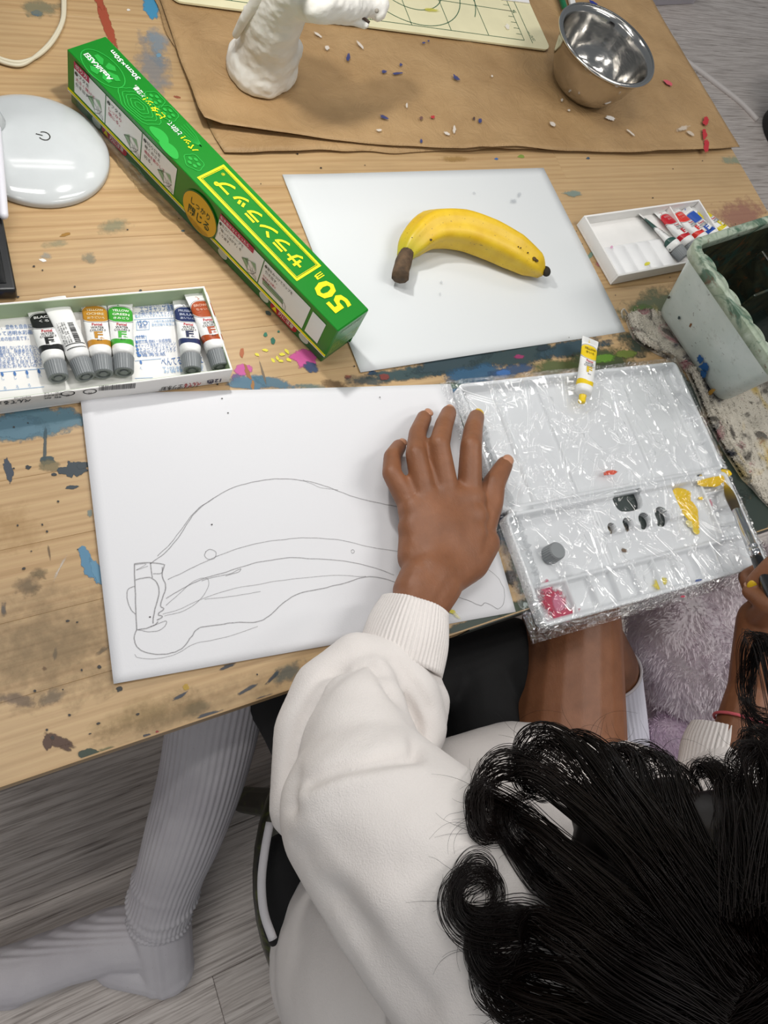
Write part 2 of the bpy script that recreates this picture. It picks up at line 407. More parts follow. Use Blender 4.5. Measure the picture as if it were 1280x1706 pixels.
# upper left
S(252, 12, 14, 24, -20, '3d86ab', .95, .2); S(62, 22, 11, 6, 10, '2f6794', .95, .3); S(72, 14, 40, 20, 0, '7f7f66', .6, .5); S(178, 38, 9, 48, -20, '99442a', .95, .2); S(163, -6, 8, 26, -18, '99442a', .95, .2)
S(255, 115, 32, 70, -18, '7d8791', .5, .6); S(262, 75, 22, 40, -15, '7f93a2', .55, .6); S(265, 92, 5, 4, 0, '6d93aa', .8); S(295, 162, 8, 2, 10, '8f4a33', .8); S(214, 17, 3, 2, 0, 'd8d4cc', 1.)
S(110, 391, 10, 3, -15, '93691c', .95, .2); S(72, 434, 7, 3, 10, 'e4e1dc', .95, .3); S(190, 378, 36, 14, -5, '7f866c', .5, .6); S(90, 408, 26, 7, -8, '8d9276', .4, .6); S(147, 430, 18, 9, 5, '7b7f6d', .5, .5); S(77, 427, 10, 7, 0, '9a9c92', .5, .5)
# middle strip between box and papers
S(507, 598, 22, 17, 20, 'c04f8e', .95, .2); S(518, 612, 16, 8, 15, '2c4668', .8, .3); S(405, 617, 16, 11, -15, 'bc4f93', .92, .2); S(393, 630, 11, 8, 0, '8a4f93', .8, .3); S(415, 638, 42, 14, 8, '48738b', .8, .3); S(460, 640, 42, 12, 8, '4a7286', .75, .35); S(520, 645, 30, 7, 6, '57787a', .6, .4)
S(403, 588, 4, 9, 0, 'a4592e', .95); S(413, 622, 4, 15, -20, '96602f', .9); S(421, 642, 3, 9, 0, '9a6b35', .9); S(438, 622, 2, 24, -15, '6f6251', .8, .4)
S(442, 558, 4, 4, 0, '1d6b52', 1.); S(455, 568, 4, 6, 0, '17604d', 1.); S(464, 553, 2, 2, 0, '17604d', 1.); S(447, 522, 6, 4, 30, '3b4c4a', .8); S(305, 385, 4, 2, 0, '3d5761', .8)
for q in [(428, 591), (442, 584), (462, 597), (470, 591), (478, 586), (481, 600), (468, 602), (455, 600)]: S(q[0], q[1], 5, 2.5, rng.uniform(0, 90), 'd6cc3c', .95)
S(557, 640, 26, 10, 10, '6b5336', .7, .5); S(580, 628, 8, 5, 0, '9a4b33', .7, .4); S(610, 634, 50, 12, 0, '3a4b4f', .7, .5); S(622, 622, 10, 5, 0, '2b4c6d', .85, .3)
# dark painted strip on the right half
for q, c, o in [((690, 622, 85, 14, -4), '32494c', .9), ((770, 605, 90, 24, -8), '2b3f46', .92), ((870, 590, 90, 22, -10), '293d40', .92), ((960, 580, 70, 16, -10), '27414c', .9), ((1000, 605, 60, 30, -6), '3d4a2c', .85), ((930, 612, 50, 16, -8), '4f5c34', .8),
                ((790, 630, 60, 26, -10), '2d5674', .85), ((740, 650, 40, 16, -10), '44604c', .85), ((850, 620, 40, 12, -10), '2e4a6b', .8), ((760, 690, 26, 30, 0), '3c5548', .88), ((775, 740, 26, 50, -10), '364c44', .88), ((800, 800, 36, 60, -15), '3b4f44', .85), ((850, 880, 36, 70, -18), '31474f', .9), ((880, 960, 34, 60, -18), '39452f', .9), ((860, 1020, 40, 22, -15), '3d4a38', .92),
                ((780, 1042, 60, 10, -17), '36443c', .9), ((690, 1075, 60, 12, -17), '3b5560', .8), ((600, 1095, 60, 14, -18), '4c5a4e', .7), ((900, 1010, 20, 40, -15), '2a3a35', .92)]: S(*q, c, o, .35, streak=2)
for q, c in [((760, 652, 14, 6, 0), '2f6c93'), ((865, 595, 10, 4, 0), '92305f'), ((838, 622, 14, 7, -10), '3a66a0'), ((850, 870, 14, 30, -20), '2d5f86'), ((838, 860, 8, 20, 0), '1f4a68'), ((868, 945, 7, 14, 0), '7a3327'), ((875, 925, 8, 10, 0), '8a3b2c'), ((846, 962, 14, 14, 0), '1a1c1c'), ((875, 1008, 4, 5, 10), 'b9c4bd'), ((700, 1070, 12, 6, 0), '2e4f6c'), ((1000, 598, 30, 8, -8), '5f8a2c'), ((1040, 590, 20, 8, 0), '6c7b35'), ((905, 580, 14, 5, -10), '1f2f38'), ((640, 628, 10, 6, 0), '77362f'), ((603, 610, 5, 3, 0), 'b9b23c')]: S(*q, c, .85, .3)
# right of the banana sheet
S(955, 323, 18, 6, 6, '7d9088', .75, .35); S(1098, 510, 70, 40, -10, '5d6a52', .75, .6); S(1075, 520, 26, 14, 0, '5f7d3c', .6, .5); S(1080, 560, 60, 34, 0, '39453c', .85, .5); S(1235, 362, 48, 34, 0, '9c6a61', .55, .6); S(1210, 390, 60, 20, 0, '7d7d62', .4, .6); S(1002, 440, 14, 6, 0, 'b56f74', .7, .5); S(984, 425, 4, 10, 30, '6f9384', .7, .4); S(868, 261, 6, 3, 0, '7f9a43', .8); S(827, 265, 3, 2, 0, '426aa0', .9); S(980, 264, 3, 2, 0, '3d5468', .9); S(760, 265, 30, 5, 0, 'a3824a', .5, .6); S(1225, 268, 26, 8, 10, '7f9a8a', .5, .6); S(580, 395, 7, 8, 0, '5d7a8c', .8, .4)
for q, c in [((1230, 800, 60, 60, 0), '223029'), ((1262, 860, 40, 60, 0), '25332c'), ((1210, 720, 50, 50, 0), '333c30'), ((1278, 560, 60, 80, 0), '3b4038'), ((1150, 660, 60, 40, 0), '2e3a34'), ((1040, 840, 70, 50, 0), '2c3a36'), ((1090, 870, 60, 40, 0), '29342e')]: S(*q, c, .92, .4, streak=2)
S(1250, 770, 20, 10, 0, '2d5a6d', .8, .4); S(1150, 480, 40, 20, 0, '6d5b45', .5, .6); S(20, 880, 60, 50, 0, 'a8854f', .25, .8); S(250, 1190, 120, 30, -18, '9b8552', .3, .8)
S(90, 1080, 170, 120, -10, '7d6a4c', .45, .9); S(300, 1190, 200, 40, -18, '7d6a4c', .35, .9)  # two broad translucent brown patches that darken the lower left of the top
sp = MB()
for i in range(230):
    px, py = rng.uniform(0, 1250), rng.uniform(250, 1300); P = u(px, py)
    if not (X0 < P[0] < X1-.01 and .003 < P[1] < .6): continue
    r = rng.choice([.0005, .0006, .0008, .0008, .0013])
    V, Fs, E = blob(P, np.array([r*rng.uniform(.7, 1.6), 0, 0]), np.array([0, r, 0]), i*3.3, 2, 9, lift=.0008)
    sp.add(V, Fs)
setp(sp.build('paint_specks', mat('dark_speck', '2a2521', .5), table), kind='stuff')

# ------------------------------------------------------------------ kraft paper, cutting mat
def kraft_mat():
    t = NT('brown_kraft_paper'); v = t.coords('Position'); f = t.noise(v, 14, 6, .6); g = t.noise(t.coords('Position', (40, 500, 1)), 1., 3)
    c = t.ramp(f, [(.3, lin('96764e')), (.7, lin('b39267'))]); c = t.mix(t.math('MULTIPLY', g, .3), c, lin('aa8b60'))
    t.l(c, t.b.inputs['Base Color']); t.set(Roughness=.6)
    cr = t.noise(v, 35, 5, .7, 1.5); t.bump(cr, .55, .005); return t.m
KRAFT = kraft_mat()
def crump(x, y, a, sd): return a*(.5+.5*nz(x*11, y*11, sd)) + a*.5*abs(nz(x*26, y*26, sd+4)) + a*.6*max(0, 1-abs((x-.50-.42*(y-.45))*55))*1.
V, Fs = sheet([u(372, 258)[:2], (.60, .474), (.60, 1.0), (.20, 1.0)], 60, 60, lambda s, t, x, y: .0012+crump(x, y, .0008, 1)+.003*max(0, 1-t*25)*(.5+.5*math.sin(s*9)), .0003, .004, 1)
k1 = mesh('kraft_paper_sheet', V, Fs, KRAFT); setp(k1, 'lower brown kraft paper sheet peeking out below the upper one on the table', 'paper')
def edge_y(x, pts):
    W = np.array([u(*q, T+.004)[:2] for q in pts]); return float(np.interp(x, W[:, 0], W[:, 1]))
EDGE2 = [(335, 210), (400, 218), (480, 226), (560, 236), (640, 243), (720, 249), (790, 252), (860, 249), (930, 252), (1000, 254), (1080, 257), (1160, 253), (1226, 246)]
V, Fs = sheet([(.229, .5035), (.936, .4785), (.925, 1.0), (.236, 1.0)], 120, 90,
    lambda s, t, x, y: .0042+crump(x, y, .0016, 2)+.004*max(0, 1-t*30)*(.5+.5*math.sin(s*16+1))+(.005*max(0, 1-s*40)*max(0, 1-t*8)), .0003, .0012, 2)
for i, (x, y, z) in enumerate(V):
    yl = .5035+(x-.229)/.707*(-.025); V[i] = (x, y + (edge_y(x, EDGE2)-yl)*max(0, 1-(y-yl)*5), z)
k2 = mesh('kraft_paper_sheet', V, Fs, KRAFT); setp(k2, 'upper crumpled brown kraft paper sheet under the cutting mat, clay horse and steel bowl', 'paper')
ZK = T+.0072
def ks(px, py, rx, ry, ang, col, op=1., soft=.15): S(px, py, rx, ry, ang, col, op, soft, 'paint_mark', k2, ZK)
ks(1176, 203, 5, 9, 10, 'b3262e'); ks(1174, 225, 4, 9, 0, 'b3262e'); ks(1177, 244, 5, 12, 0, 'b3262e'); ks(1173, 218, 3, 3, 0, 'b3262e')
ks(1113, 138, 9, 4, 30, 'cc5964'); ks(1017, 197, 9, 4, 15, 'e9e3dc'); ks(1137, 214, 14, 5, -20, 'cdbfae', .8, .4); ks(1150, 222, 10, 3, 30, 'cdbfae', .8, .4)
for q in [(760, 130, 8, 3, 40), (800, 202, 3, 5, 0), (706, 72, 4, 2, 0), (714, 69, 2, 2, 0), (580, 96, 3, 7, 10), (640, 120, 5, 3, 0), (664, 122, 12, 2, -5), (668, 108, 3, 3, 0), (702, 235, 3, 4, 0), (640, 195, 8, 3, 20)]: ks(*q, '2c3a72', .9, .25)
ks(721, 195, 4, 3, 0, 'b23035'); ks(790, 198, 2, 3, 0, '4b3733'); ks(702, 197, 3, 3, 0, '6e4f48')
for q in [(678, 176, 2, 5, 0), (745, 223, 6, 3, 30), (757, 216, 3, 7, 0), (632, 217, 5, 2, 0), (921, 207, 6, 4, 20), (530, 58, 9, 2, 35), (600, 75, 10, 2, 50), (545, 80, 4, 4, 0), (936, 167, 3, 3, 0), (948, 184, 3, 2, 0), (1052, 222, 12, 2, 40), (820, 127, 2, 2, 0)]: ks(*q, 'd9d0c5', .85, .3)

MATM = mat('cream_plastic_mat', 'e6dfb8', .5, var=.05, vscale=40)
GREEN_INK = mat('green_ink', '1f5c40', .6); mz = T+.0075
cA = u(640, 50, mz)[:2]; cB = u(917, 86, mz)[:2]; cC = u(876, -2, mz)[:2]
ax = nrm(np.append(cB-cA, 0))[:2]; ay = np.array([-ax[1], ax[0]])
mat_o = thing('cutting_mat', 'cream cutting mat with green grid and circles lying on kraft paper', 'cutting mat', (*cB, mz))
def mp(a, b, z=mz+.0023): return np.array([*(cB - ax*a + ay*b), z])      # a to the left of the corner, b away
Mm = Matrix([[-ax[0], ay[0], 0, cB[0]], [-ax[1], ay[1], 0, cB[1]], [0, 0, 1, mz], [0, 0, 0, 1]])
bm = bmesh.new(); vs_ = []
for (cx, cy), a0 in (((.01, .01), 180), ((.44, .01), 270), ((.44, .29), 0), ((.01, .29), 90)):
    for k in range(7):
        a = math.radians(a0+k*15); vs_.append((cx+.01*math.cos(a), cy+.01*math.sin(a)))
Vm = [tuple(Mm @ Vector((a, b, z))) for z in (0, .002) for a, b in vs_]; n_ = len(vs_)
mesh('board', Vm, [tuple(range(n_)), tuple(range(2*n_-1, n_-1, -1))]+[(i, n_+i, n_+(i+1) % n_, (i+1) % n_) for i in range(n_)], MATM, mat_o, smooth=False)
def mab(px, py):
    P = u(px, py, mz+.0023)[:2]-cB; return -np.dot(P, ax), np.dot(P, ay)
gl = MB()
def mline(p, q, wd=.0007): gl.ribbon([mp(*p), mp((p[0]+q[0])/2, (p[1]+q[1])/2), mp(*q)], wd)
c0 = mab(874, 67); step = abs(mab(874, 67)[0]-mab(814, 57)[0])
a0, b0 = c0
mline((a0, b0), (.43, b0)); mline((a0, b0), (a0, .28)); mline((a0-.011, b0-.003), (a0-.011, .28))
b1 = mab(850, 18)[1]
g_ = b1-b0
for k in range(1, 6): mline((a0, b0+g_*k), (.43, b0+g_*k))
xs_ = [mab(814, 57)[0], mab(751, 48)[0], mab(686, 40)[0]]
dx_ = (xs_[2]-xs_[0])/2
for k in range(8): mline((xs_[0]+dx_*k, b0), (xs_[0]+dx_*k, .28))
for k in range(1, 12): mline((a0, b0+g_/5*k), (a0+(.008 if k % 5 else .014), b0+g_/5*k), .0006)
pt = mab(706, 42); ctr = (pt[0], pt[1]+.068)
pin = mab(690, 15)
for r, cc in ((.068, ctr), (.068-abs(pin[1]-pt[1]), ctr)):
    gl.ribbon([mp(cc[0]+r*math.cos(t), cc[1]+r*math.sin(t)) for t in np.linspace(0, 2*math.pi, 60)], .0009)
q1, q2 = mab(785, 53), mab(810, 0)
r = .088; 
gl.ribbon([mp(ctr[0]+r*math.cos(t), ctr[1]+r*math.sin(t)) for t in np.linspace(math.pi*1.32-.5, math.pi*1.02, 30)], .0009)
gl.build('grid_lines', GREEN_INK, mat_o)
text(('lettering', GREEN_INK, mat_o), '5', u(861, 21, mz+.0024), u(857, 16, mz+.0024), .005, (0, 0, 1))
text(('lettering', GREEN_INK, mat_o), 'コピー', u(893, 68, mz+.0024), u(882, 52, mz+.0024), .004, (0, 0, 1))
S(720, 17, 14, 3, 5, 'cfc94a', .7, .4, 'paint_mark', mat_o, mz+.0026); S(845, 45, 5, 5, 30, 'efe9da', .9, .3, 'paint_mark', mat_o, mz+.0026)
wc = thing('white_card', 'small white card lying on the far edge of the cutting mat', 'card', u(868, -5, mz+.003))
P = [u(x, y, mz+.0024) for x, y in ((835, 0), (882, 6), (876, -14), (829, -20))]
MB().add([tuple(p) for p in P]+[(p[0], p[1], p[2]+.0012) for p in P], [(3, 2, 1, 0), (4, 5, 6, 7), (0, 1, 5, 4), (1, 2, 6, 5), (2, 3, 7, 6), (3, 0, 4, 7)]).build('card', mat('white_card', 'e9e7e6', .6), wc, smooth=False)

# ------------------------------------------------------------------ drawing sheets
PAPER = mat('white_drawing_paper', 'd9d9dc', .75, bump=.25, bscale=900, bdist=.0003)
PAPER2 = mat('white_smooth_paper', 'd2d5d6', .7)
LEAD = None
def pencil_mat():
    t = NT('pencil_line'); t.b.inputs['Base Color'].default_value = lin('6b6869'); t.set(Roughness=.6)
    f = t.noise(t.coords('Position'), 1500, 2); t.l(t.math('MULTIPLY', t.math('ADD', f, .15, clamp=True), .72), t.b.inputs['Alpha']); return t.m
LEAD = pencil_mat()
def zpap(s, t, x, y): return .0014 + .0022*max(0, 1-s*7)*(.4+.6*t) + .0018*max(0, 1-t*6)*(1-s) + .0004*math.sin(s*7)
V, Fs = sheet([u(189, 1141), u(858, 1020), u(750, 641), u(133, 659)], 40, 30, zpap, .0006)
pap = thing('drawing_paper', 'white drawing paper with a pencil outline of a banana under the hand', 'paper', u(480, 870))
mesh('paper', V, Fs, PAPER, pap)
fl_, fr_, br_, bl_ = [np.asarray(u(*q))[:2] for q in ((189, 1141), (858, 1020), (750, 641), (133, 659))]
def pz(x, y):
    A_ = np.array([fr_-fl_, bl_-fl_]).T; s, t = np.linalg.solve(A_, np.array([x, y])-fl_); s = min(1, max(0, s)); t = min(1, max(0, t)); return T+zpap(s, t, x, y)+.00035
pl = MB()
def pencil(pts, wd=.0006, k=8, jit=1., sm=True):
    Q = spline(pts, k) if sm else np.asarray(pts, float); out = []
    for i, (x, y) in enumerate(Q):
        x += jit*nz(i*.37, x*.01, 1.); y += jit*nz(i*.31, y*.01, 5.)
        P = u(x, y, T+.0018); out.append((P[0], P[1], pz(P[0], P[1])))
    pl.ribbon(out, wd)
C8 = lambda L: [(130+x*.5859, 640+y*.5859) for x, y in L]
pencil(C8([(205, 512), (250, 478), (290, 430), (318, 385), (350, 350), (400, 315), (460, 288), (530, 273), (590, 269), (660, 277), (720, 295), (780, 318), (840, 333), (895, 345), (935, 352)]))
pencil(C8([(225, 490), (262, 455), (300, 405), (335, 360), (385, 325)]), .0005)
pencil(C8([(640, 272), (690, 293), (740, 300)]), .0004)
pencil(C8([(255, 556), (300, 535), (350, 510), (420, 480), (500, 455), (580, 442), (650, 437), (740, 442), (830, 462), (930, 478)]), .0005)
pencil(C8([(250, 610), (300, 580), (360, 552), (420, 535), (480, 515), (540, 502), (610, 493), (680, 497), (760, 503), (830, 518), (900, 542)]), .0006)
pencil(C8([(240, 655), (290, 640), (350, 612), (430, 585), (520, 568), (620, 553), (740, 543), (820, 547)]), .0004)
pencil(C8([(360, 612), (440, 603), (520, 590)]), .0004)
pencil(C8([(166, 700), (160, 725), (170, 750), (200, 766), (255, 768), (295, 752), (320, 722), (345, 693), (400, 685), (450, 678), (510, 676), (550, 655), (580, 625), (630, 595), (700, 580), (760, 565), (820, 548), (880, 555), (930, 575)]), .0007)
pencil(C8([(160, 770), (175, 780), (220, 782), (275, 770), (330, 740), (420, 720), (510, 690)]), .0004)
pencil(C8([(160, 512), (162, 560), (164, 620), (167, 700)]), .0008, 6); pencil(C8([(160, 512), (205, 508), (246, 513)]), .0008, 6); pencil(C8([(205, 508), (210, 535), (212, 552)]), .0007, 4)
pencil(C8([(212, 540), (238, 538), (240, 520)]), .0006, 4); pencil(C8([(246, 513), (240, 545), (250, 575), (242, 605), (235, 630), (243, 640), (228, 655), (240, 662), (225, 672)]), .0008, 6)
pencil(C8([(163, 558), (185, 552), (210, 552), (228, 572), (230, 600), (218, 640), (213, 680)]), .0008, 6); pencil(C8([(168, 700), (195, 695), (220, 685), (228, 676)]), .0008, 5)
pencil(C8([(162, 575), (142, 585), (140, 610), (150, 640), (163, 655)]), .0006, 6); pencil(C8([(170, 700), (205, 705), (235, 700), (252, 680), (245, 675), (205, 690)]), .0005, 6)
pencil(C8([(245, 660), (300, 645), (345, 615), (370, 575), (365, 552), (330, 560), (300, 585), (250, 630)]), .0004, 6)
pencil(C8([(352, 560), (380, 550), (430, 540), (462, 525), (455, 535), (420, 545)]), .0005, 6); pencil(C8([(160, 515), (195, 512), (165, 530), (200, 518)]), .0004, 4)
pencil(C8([(362, 478), (375, 470), (392, 478), (388, 495), (370, 498), (360, 488), (364, 476)]), .0005, 5, .3); pencil(C8([(777, 474), (782, 470), (787, 475), (782, 481), (777, 475)]), .0005, 4, .2)
pencil(C8([(1150, 517), (1190, 545), (1212, 585), (1210, 625), (1195, 640)]), .0004); pencil(C8([(1065, 600), (1110, 615), (1145, 630), (1160, 622), (1195, 640)]), .0006)
setp(pl.build('pencil_drawing', LEAD, pap), 'faint grey pencil outline of a banana')
S(752, 1019, 7, 3.5, 20, 'd8cc34', 1., .2, 'paint_spot', pap, T+.0024); S(760, 1026, 9, 3, 45, 'e4dfa0', .6, .4, 'paint_spot', pap, T+.0024)
sp = MB()
for px, py in [(370, 664), (633, 662), (353, 874), (380, 688), (250, 1028), (636, 1120)]:
    V, Fs, E = blob(u(px, py, T+.0022), np.array([.0007, 0, 0]), np.array([0, .0005, 0]), px, 2, 8); sp.add(V, Fs)
sp.build('speck', mat('dark_speck', '2a2521', .5), pap)
V, Fs = sheet([u(600, 622), u(1042, 553), u(905, 281), u(470, 293)], 30, 22, lambda s, t, x, y: .0012+.0006*max(0, 1-s*8)+.0008*max(0, 1-t*8)*math.sin(s*5), .0007)
bp = thing('sheet_of_paper', 'blank white sheet of paper lying under the banana', 'paper', u(760, 440))
mesh('paper', V, Fs, PAPER2, bp)
for q in [(865, 325, 3, 5, 30), (855, 335, 7, 5, 0), (790, 322, 4, 2, 20), (735, 471, 3, 3, 0), (733, 490, 2, 3, 0)]: S(*q, '9aa0a8', .35, .5, 'smudge', bp, T+.0024)

# ------------------------------------------------------------------ cling-wrap carton
BH = .050
bA, bB, bC, bD = [u(px, py, T+BH) for px, py in ((112, 82), (185, 70), (621, 521), (563, 551))]
bx = nrm(bA-bD)                                   # along the carton, near end -> far end
by = np.cross([0, 0, 1], bx)                      # towards the front (instruction) side
bL = float(np.linalg.norm(bA-bD)); bW = float(np.mean([np.dot(bD-bC, by), np.dot(bA-bB, by)]))
bO = bD - by*bW                                   # near end, right side
bO = np.array([bO[0], bO[1], T])
carton = thing('cling_wrap_carton', 'long green carton of cling wrap with big yellow lettering lying across the table', 'box', bO)
Mb = Matrix([[bx[0], by[0], 0, bO[0]], [bx[1], by[1], 0, bO[1]], [0, 0, 1, T], [0, 0, 0, 1]])
def bp3(s, wv, z): return bO + bx*s + by*wv + np.array([0, 0, z])
CG = mat('green_printed_card', '057a16', .34, coat=.15, var=.04, vscale=15)
CGD = mat('deep_green_printed_card', '1d6a2c', .38, coat=.2)
CY = mat('yellow_print', 'f0df10', .4); CW = mat('white_print', 'eef0ec', .5); CK = mat('black_print', '26281f', .5); CRD = mat('red_print', 'b0204a', .5); CGL = mat('pale_green_print', '2f9c40', .4); CG2 = mat('sage_green_print', '8fb08a', .5)
LIDH = .014                                       # the lid ends this far above the table
MB().bbox((.0012, .0016, .0002), (bL-.0012, bW-.0016, BH-.002), .0012, Mb).build('carton_body', CGD, carton, smooth=False)
# lid: top, back, front flap, ends
lid = MB(); e = .0009
lid.bbox((0, 0, BH-.0012), (bL, bW, BH), .0005, Mb, 1).bbox((0, bW-e, LIDH), (bL, bW, BH-.0004), .0003, Mb, 1).bbox((0, 0, .001), (bL, e, BH-.0004), .0003, Mb, 1)
lidm = lid.bbox((-.0006, .0004, .012), (.0003, bW-.0004, BH-.0006), .0003, Mb, 1).bbox((bL-.0003, .0004, .012), (bL+.0006, bW-.0004, BH-.0006), .0003, Mb, 1).build('lid', CG, carton, smooth=False)
MB().bbox((0, bW-.0004, LIDH-.0016), (bL, bW+.0005, LIDH+.0006), .0002, Mb, 1).build('yellow_trim', CY, lidm, smooth=False)
MB().bbox((0, bW-.0006, LIDH-.0026), (bL, bW+.0004, LIDH-.0016), .0002, Mb, 1).build('white_trim', CW, lidm, smooth=False)
tz = BH+.0003; fw_ = bW+.0004
def topP(px, py): return uplane(px, py, (0, 0, T+tz), np.array([0, 0, 1.]))
def frP(px, py, off=.0002): return uplane(px, py, bp3(0, fw_+off, 0), by)
up3 = np.array([0, 0, 1.])
def frs(px, py):
    P = frP(px, py)-bO; return float(np.dot(P, bx)), float(P[2])
def fquad(mb, s0, s1, z0, z1, off=.0004):
    mb.add([bp3(s0, bW+off, z0), bp3(s1, bW+off, z0), bp3(s1, bW+off, z1), bp3(s0, bW+off, z1)], [(3, 2, 1, 0)])
def tquad(mb, s0, s1, w0, w1, z=tz):
    mb.add([bp3(s0, w0, z), bp3(s1, w0, z), bp3(s1, w1, z), bp3(s0, w1, z)], [(0, 1, 2, 3)])
def tP(s, wv): return bp3(s, wv, tz+.0001)
# lettering on the top, read from the near end to the far end
def Z3(px, py, k):  # pixel in the third close-up -> photo
    return 300+px*.26563, 260+py*.26563
def tsw(px, py):
    P = topP(px, py)-bO; return float(np.dot(P, bx)), float(np.dot(P, by))
s0 = tsw(*Z3(740, 780, 0))[0]; s1 = tsw(*Z3(113, 130, 0))[0]; sF0, sF1 = min(s0, s1), max(s0, s1)
w0, w1 = .0045, bW-.0045
fr = MB()
for i_, th_ in ((0, .0021), ):
    tquad(fr, sF0, sF1, w0, w0+th_); tquad(fr, sF0, sF1, w1-th_, w1); tquad(fr, sF0, sF0+th_, w0+th_, w1-th_); tquad(fr, sF1-th_, sF1, w0+th_, w1-th_)
t2 = .0027
for a, b, c, d in ((sF0+t2, sF1-t2, w0+t2, w0+t2+.0004), (sF0+t2, sF1-t2, w1-t2-.0004, w1-t2), (sF0+t2, sF0+t2+.0004, w0+t2+.0004, w1-t2-.0004), (sF1-t2-.0004, sF1-t2, w0+t2+.0004, w1-t2-.0004)): tquad(fr, a, b, c, d)
fr.build('yellow_frame', CY, lidm, smooth=False)
KT = ('lettering', CY, lidm); KW = ('white_lettering', CW, lidm); KK = ('black_lettering', CK, lidm); KR = ('red_lettering', CRD, lidm)
# the reading direction +bx has its letter tops towards +by
text(KT, 'サランラップ', tP(sF0+.008, w0+.007), tP(sF1-.010, w0+.007), w1-w0-.0145, up3, bold=.03)
text(KT, '®', tP(sF1-.009, w0+.006), tP(sF1-.006, w0+.006), .003, up3)
s5a, _ = tsw(*Z3(980, 990, 0)); s5b, _ = tsw(*Z3(870, 850, 0)); s5m, _ = tsw(*Z3(905, 745, 0))
text(KT, '50', tP(s5a-.001, .009), tP(s5b+.006, .009), .019, up3, bold=.03); text(KT, 'm', tP(s5b+.0085, .009), tP(s5m+.004, .009), .0085, up3, bold=.02)
def Z2(px, py): return 100+px*.21875, 60+py*.21875
def tline(key, s, q0, q1, wv, h, bold=.02):
    a = tsw(*Z2(*q0))[0]; b = tsw(*Z2(*q1))[0]; text(key, s, tP(a, wv), tP(b, wv), h, up3, bold=bold)
tline(KW, 'AsahiKASEI', (360, 345), (165, 145), .0252, .0048); tline(KW, '30cm×50m', (615, 325), (405, 105), .0045, .0046)
tline(KT, 'パッ!', (1040, 880), (930, 770), .0125, .0062); tline(KW, 'と切れて、', (915, 750), (800, 655), .0125, .0052, .01); tline(KT, 'ピタッ!', (770, 630), (630, 480), .0125, .0068); tline(KW, 'と密着。', (620, 470), (545, 385), .0125, .0052, .01)
# pale vegetables on the top
vg = MB(); vz = [0]
def vtz(): vz[0] += 1; return tz+.000008*vz[0]
def ring2(s, wv, rs, rw, wd, ph=0, n=26, a0=0, a1=2*math.pi, lob=0, k=6):
    P = []
    for t in np.linspace(a0, a1, n):
        r = 1+lob*math.sin(k*t); P.append(bp3(s+rs*r*math.cos(t+ph), wv+rw*r*math.sin(t+ph), tz))
    z_ = vtz(); P = [np.array([p[0], p[1], T+z_]) for p in P]; vg.ribbon(P, wd)
def fill2(s, wv, rs, rw, lob=0, k=5):
    z_ = vtz(); vg.poly([bp3(s+rs*(1+lob*math.sin(k*t))*math.cos(t), wv+rw*(1+lob*math.sin(k*t))*math.sin(t), z_) for t in np.linspace(0, 2*math.pi, 22, endpoint=False)])
sc, wc_ = tsw(*Z2(320, 250)); ring2(sc, wc_-.001, .0215, .0125, .0009)
for k in range(6):
    a = k*math.pi/3+.4; vg.poly([bp3(sc+.0145*math.cos(a+d)*q, wc_-.001+.0085*math.sin(a+d)*q, tz) for d, q in ((-.3, .35), (-.35, 1.), (0, 1.2), (.35, 1.), (.3, .35))])
sc, wc_ = tsw(*Z2(540, 560))
for q in (1., .8, .62, .42, .22): ring2(sc, min(wc_, bW-.0125), .021*q, .0115*q, .0008, lob=.06)
for q in ((760, 755), (835, 865)): sc, wc_ = tsw(*Z2(*q)); fill2(sc, wc_, .010, .0048, .08, 3)
for q in ((1020, 960), (750, 470), (870, 570)):
    sc, wc_ = tsw(*Z2(*q)); ring2(sc, max(wc_, .009), .0085, .0068, .0007, lob=.08, k=5)
    for k in range(5): a = k*1.2566; fill2(sc+.0042*math.cos(a), max(wc_, .009)+.0034*math.sin(a), .0019, .0013)
sc, wc_ = tsw(*Z2(1060, 850))
for k in range(6): vg.ribbon([bp3(sc, .008, tz), bp3(sc+.012, .004+k*.0022, tz), bp3(sc+.024, .003+k*.0028, tz)], .0006)
vg.build('vegetable_print', mat('light_green_print', '26a03a', .35), lidm, smooth=False)
# instruction panels on the front flap
pn = MB(); pz0, pz1 = LIDH+.003, BH-.0045
sA = frs(*Z2(78, 350))[0]; sB = frs(*Z2(345, 560))[0]; sC = frs(*Z2(620, 820))[0]; sD = frs(*Z2(872, 1140))[0]
sA = bL-.0085
fquad(pn, sD, sA, pz0, pz1)
sE = frs(*Z3(245, 400, 0))[0]; sG = frs(*Z3(790, 1020, 0))[0]; sM = frs(*Z3(515, 700, 0))[0]; sQ0 = frs(*Z3(880, 1165, 0))[0]; sQ1 = frs(*Z3(815, 1010, 0))[0]
fquad(pn, sG, sE, pz0, pz1); fquad(pn, sQ0+.002, sG-.003, pz0+.001, pz1-.001)
pn.build('white_panel', CW, lidm, smooth=False)
dl = MB()
for s in (sB, sC, sM): fquad(dl, s-.0005, s+.0005, pz0, pz1, .0006)
dl.build('divider', CGD, lidm, smooth=False)
for ra, rb, rc in ((sA-.018, sA, .0055), (sM+.012, sE, .005)):
    rp = MB(); fquad(rp, ra, rb, pz1-rc, pz1+.001, .0006); rp.build('red_tab', CRD, lidm, smooth=False)
def ft(key, s, sa, sb, z, h, bold=.005):   # front text runs from the far end to the near end
    text(key, s, bp3(sa, bW+.0008, z), bp3(sb, bW+.0008, z), h, by, bold=bold)
KW2 = ('panel_lettering', CW, lidm)
ft(KW2, '切り方', sA-.002, sA-.016, pz1-.004, .0042)
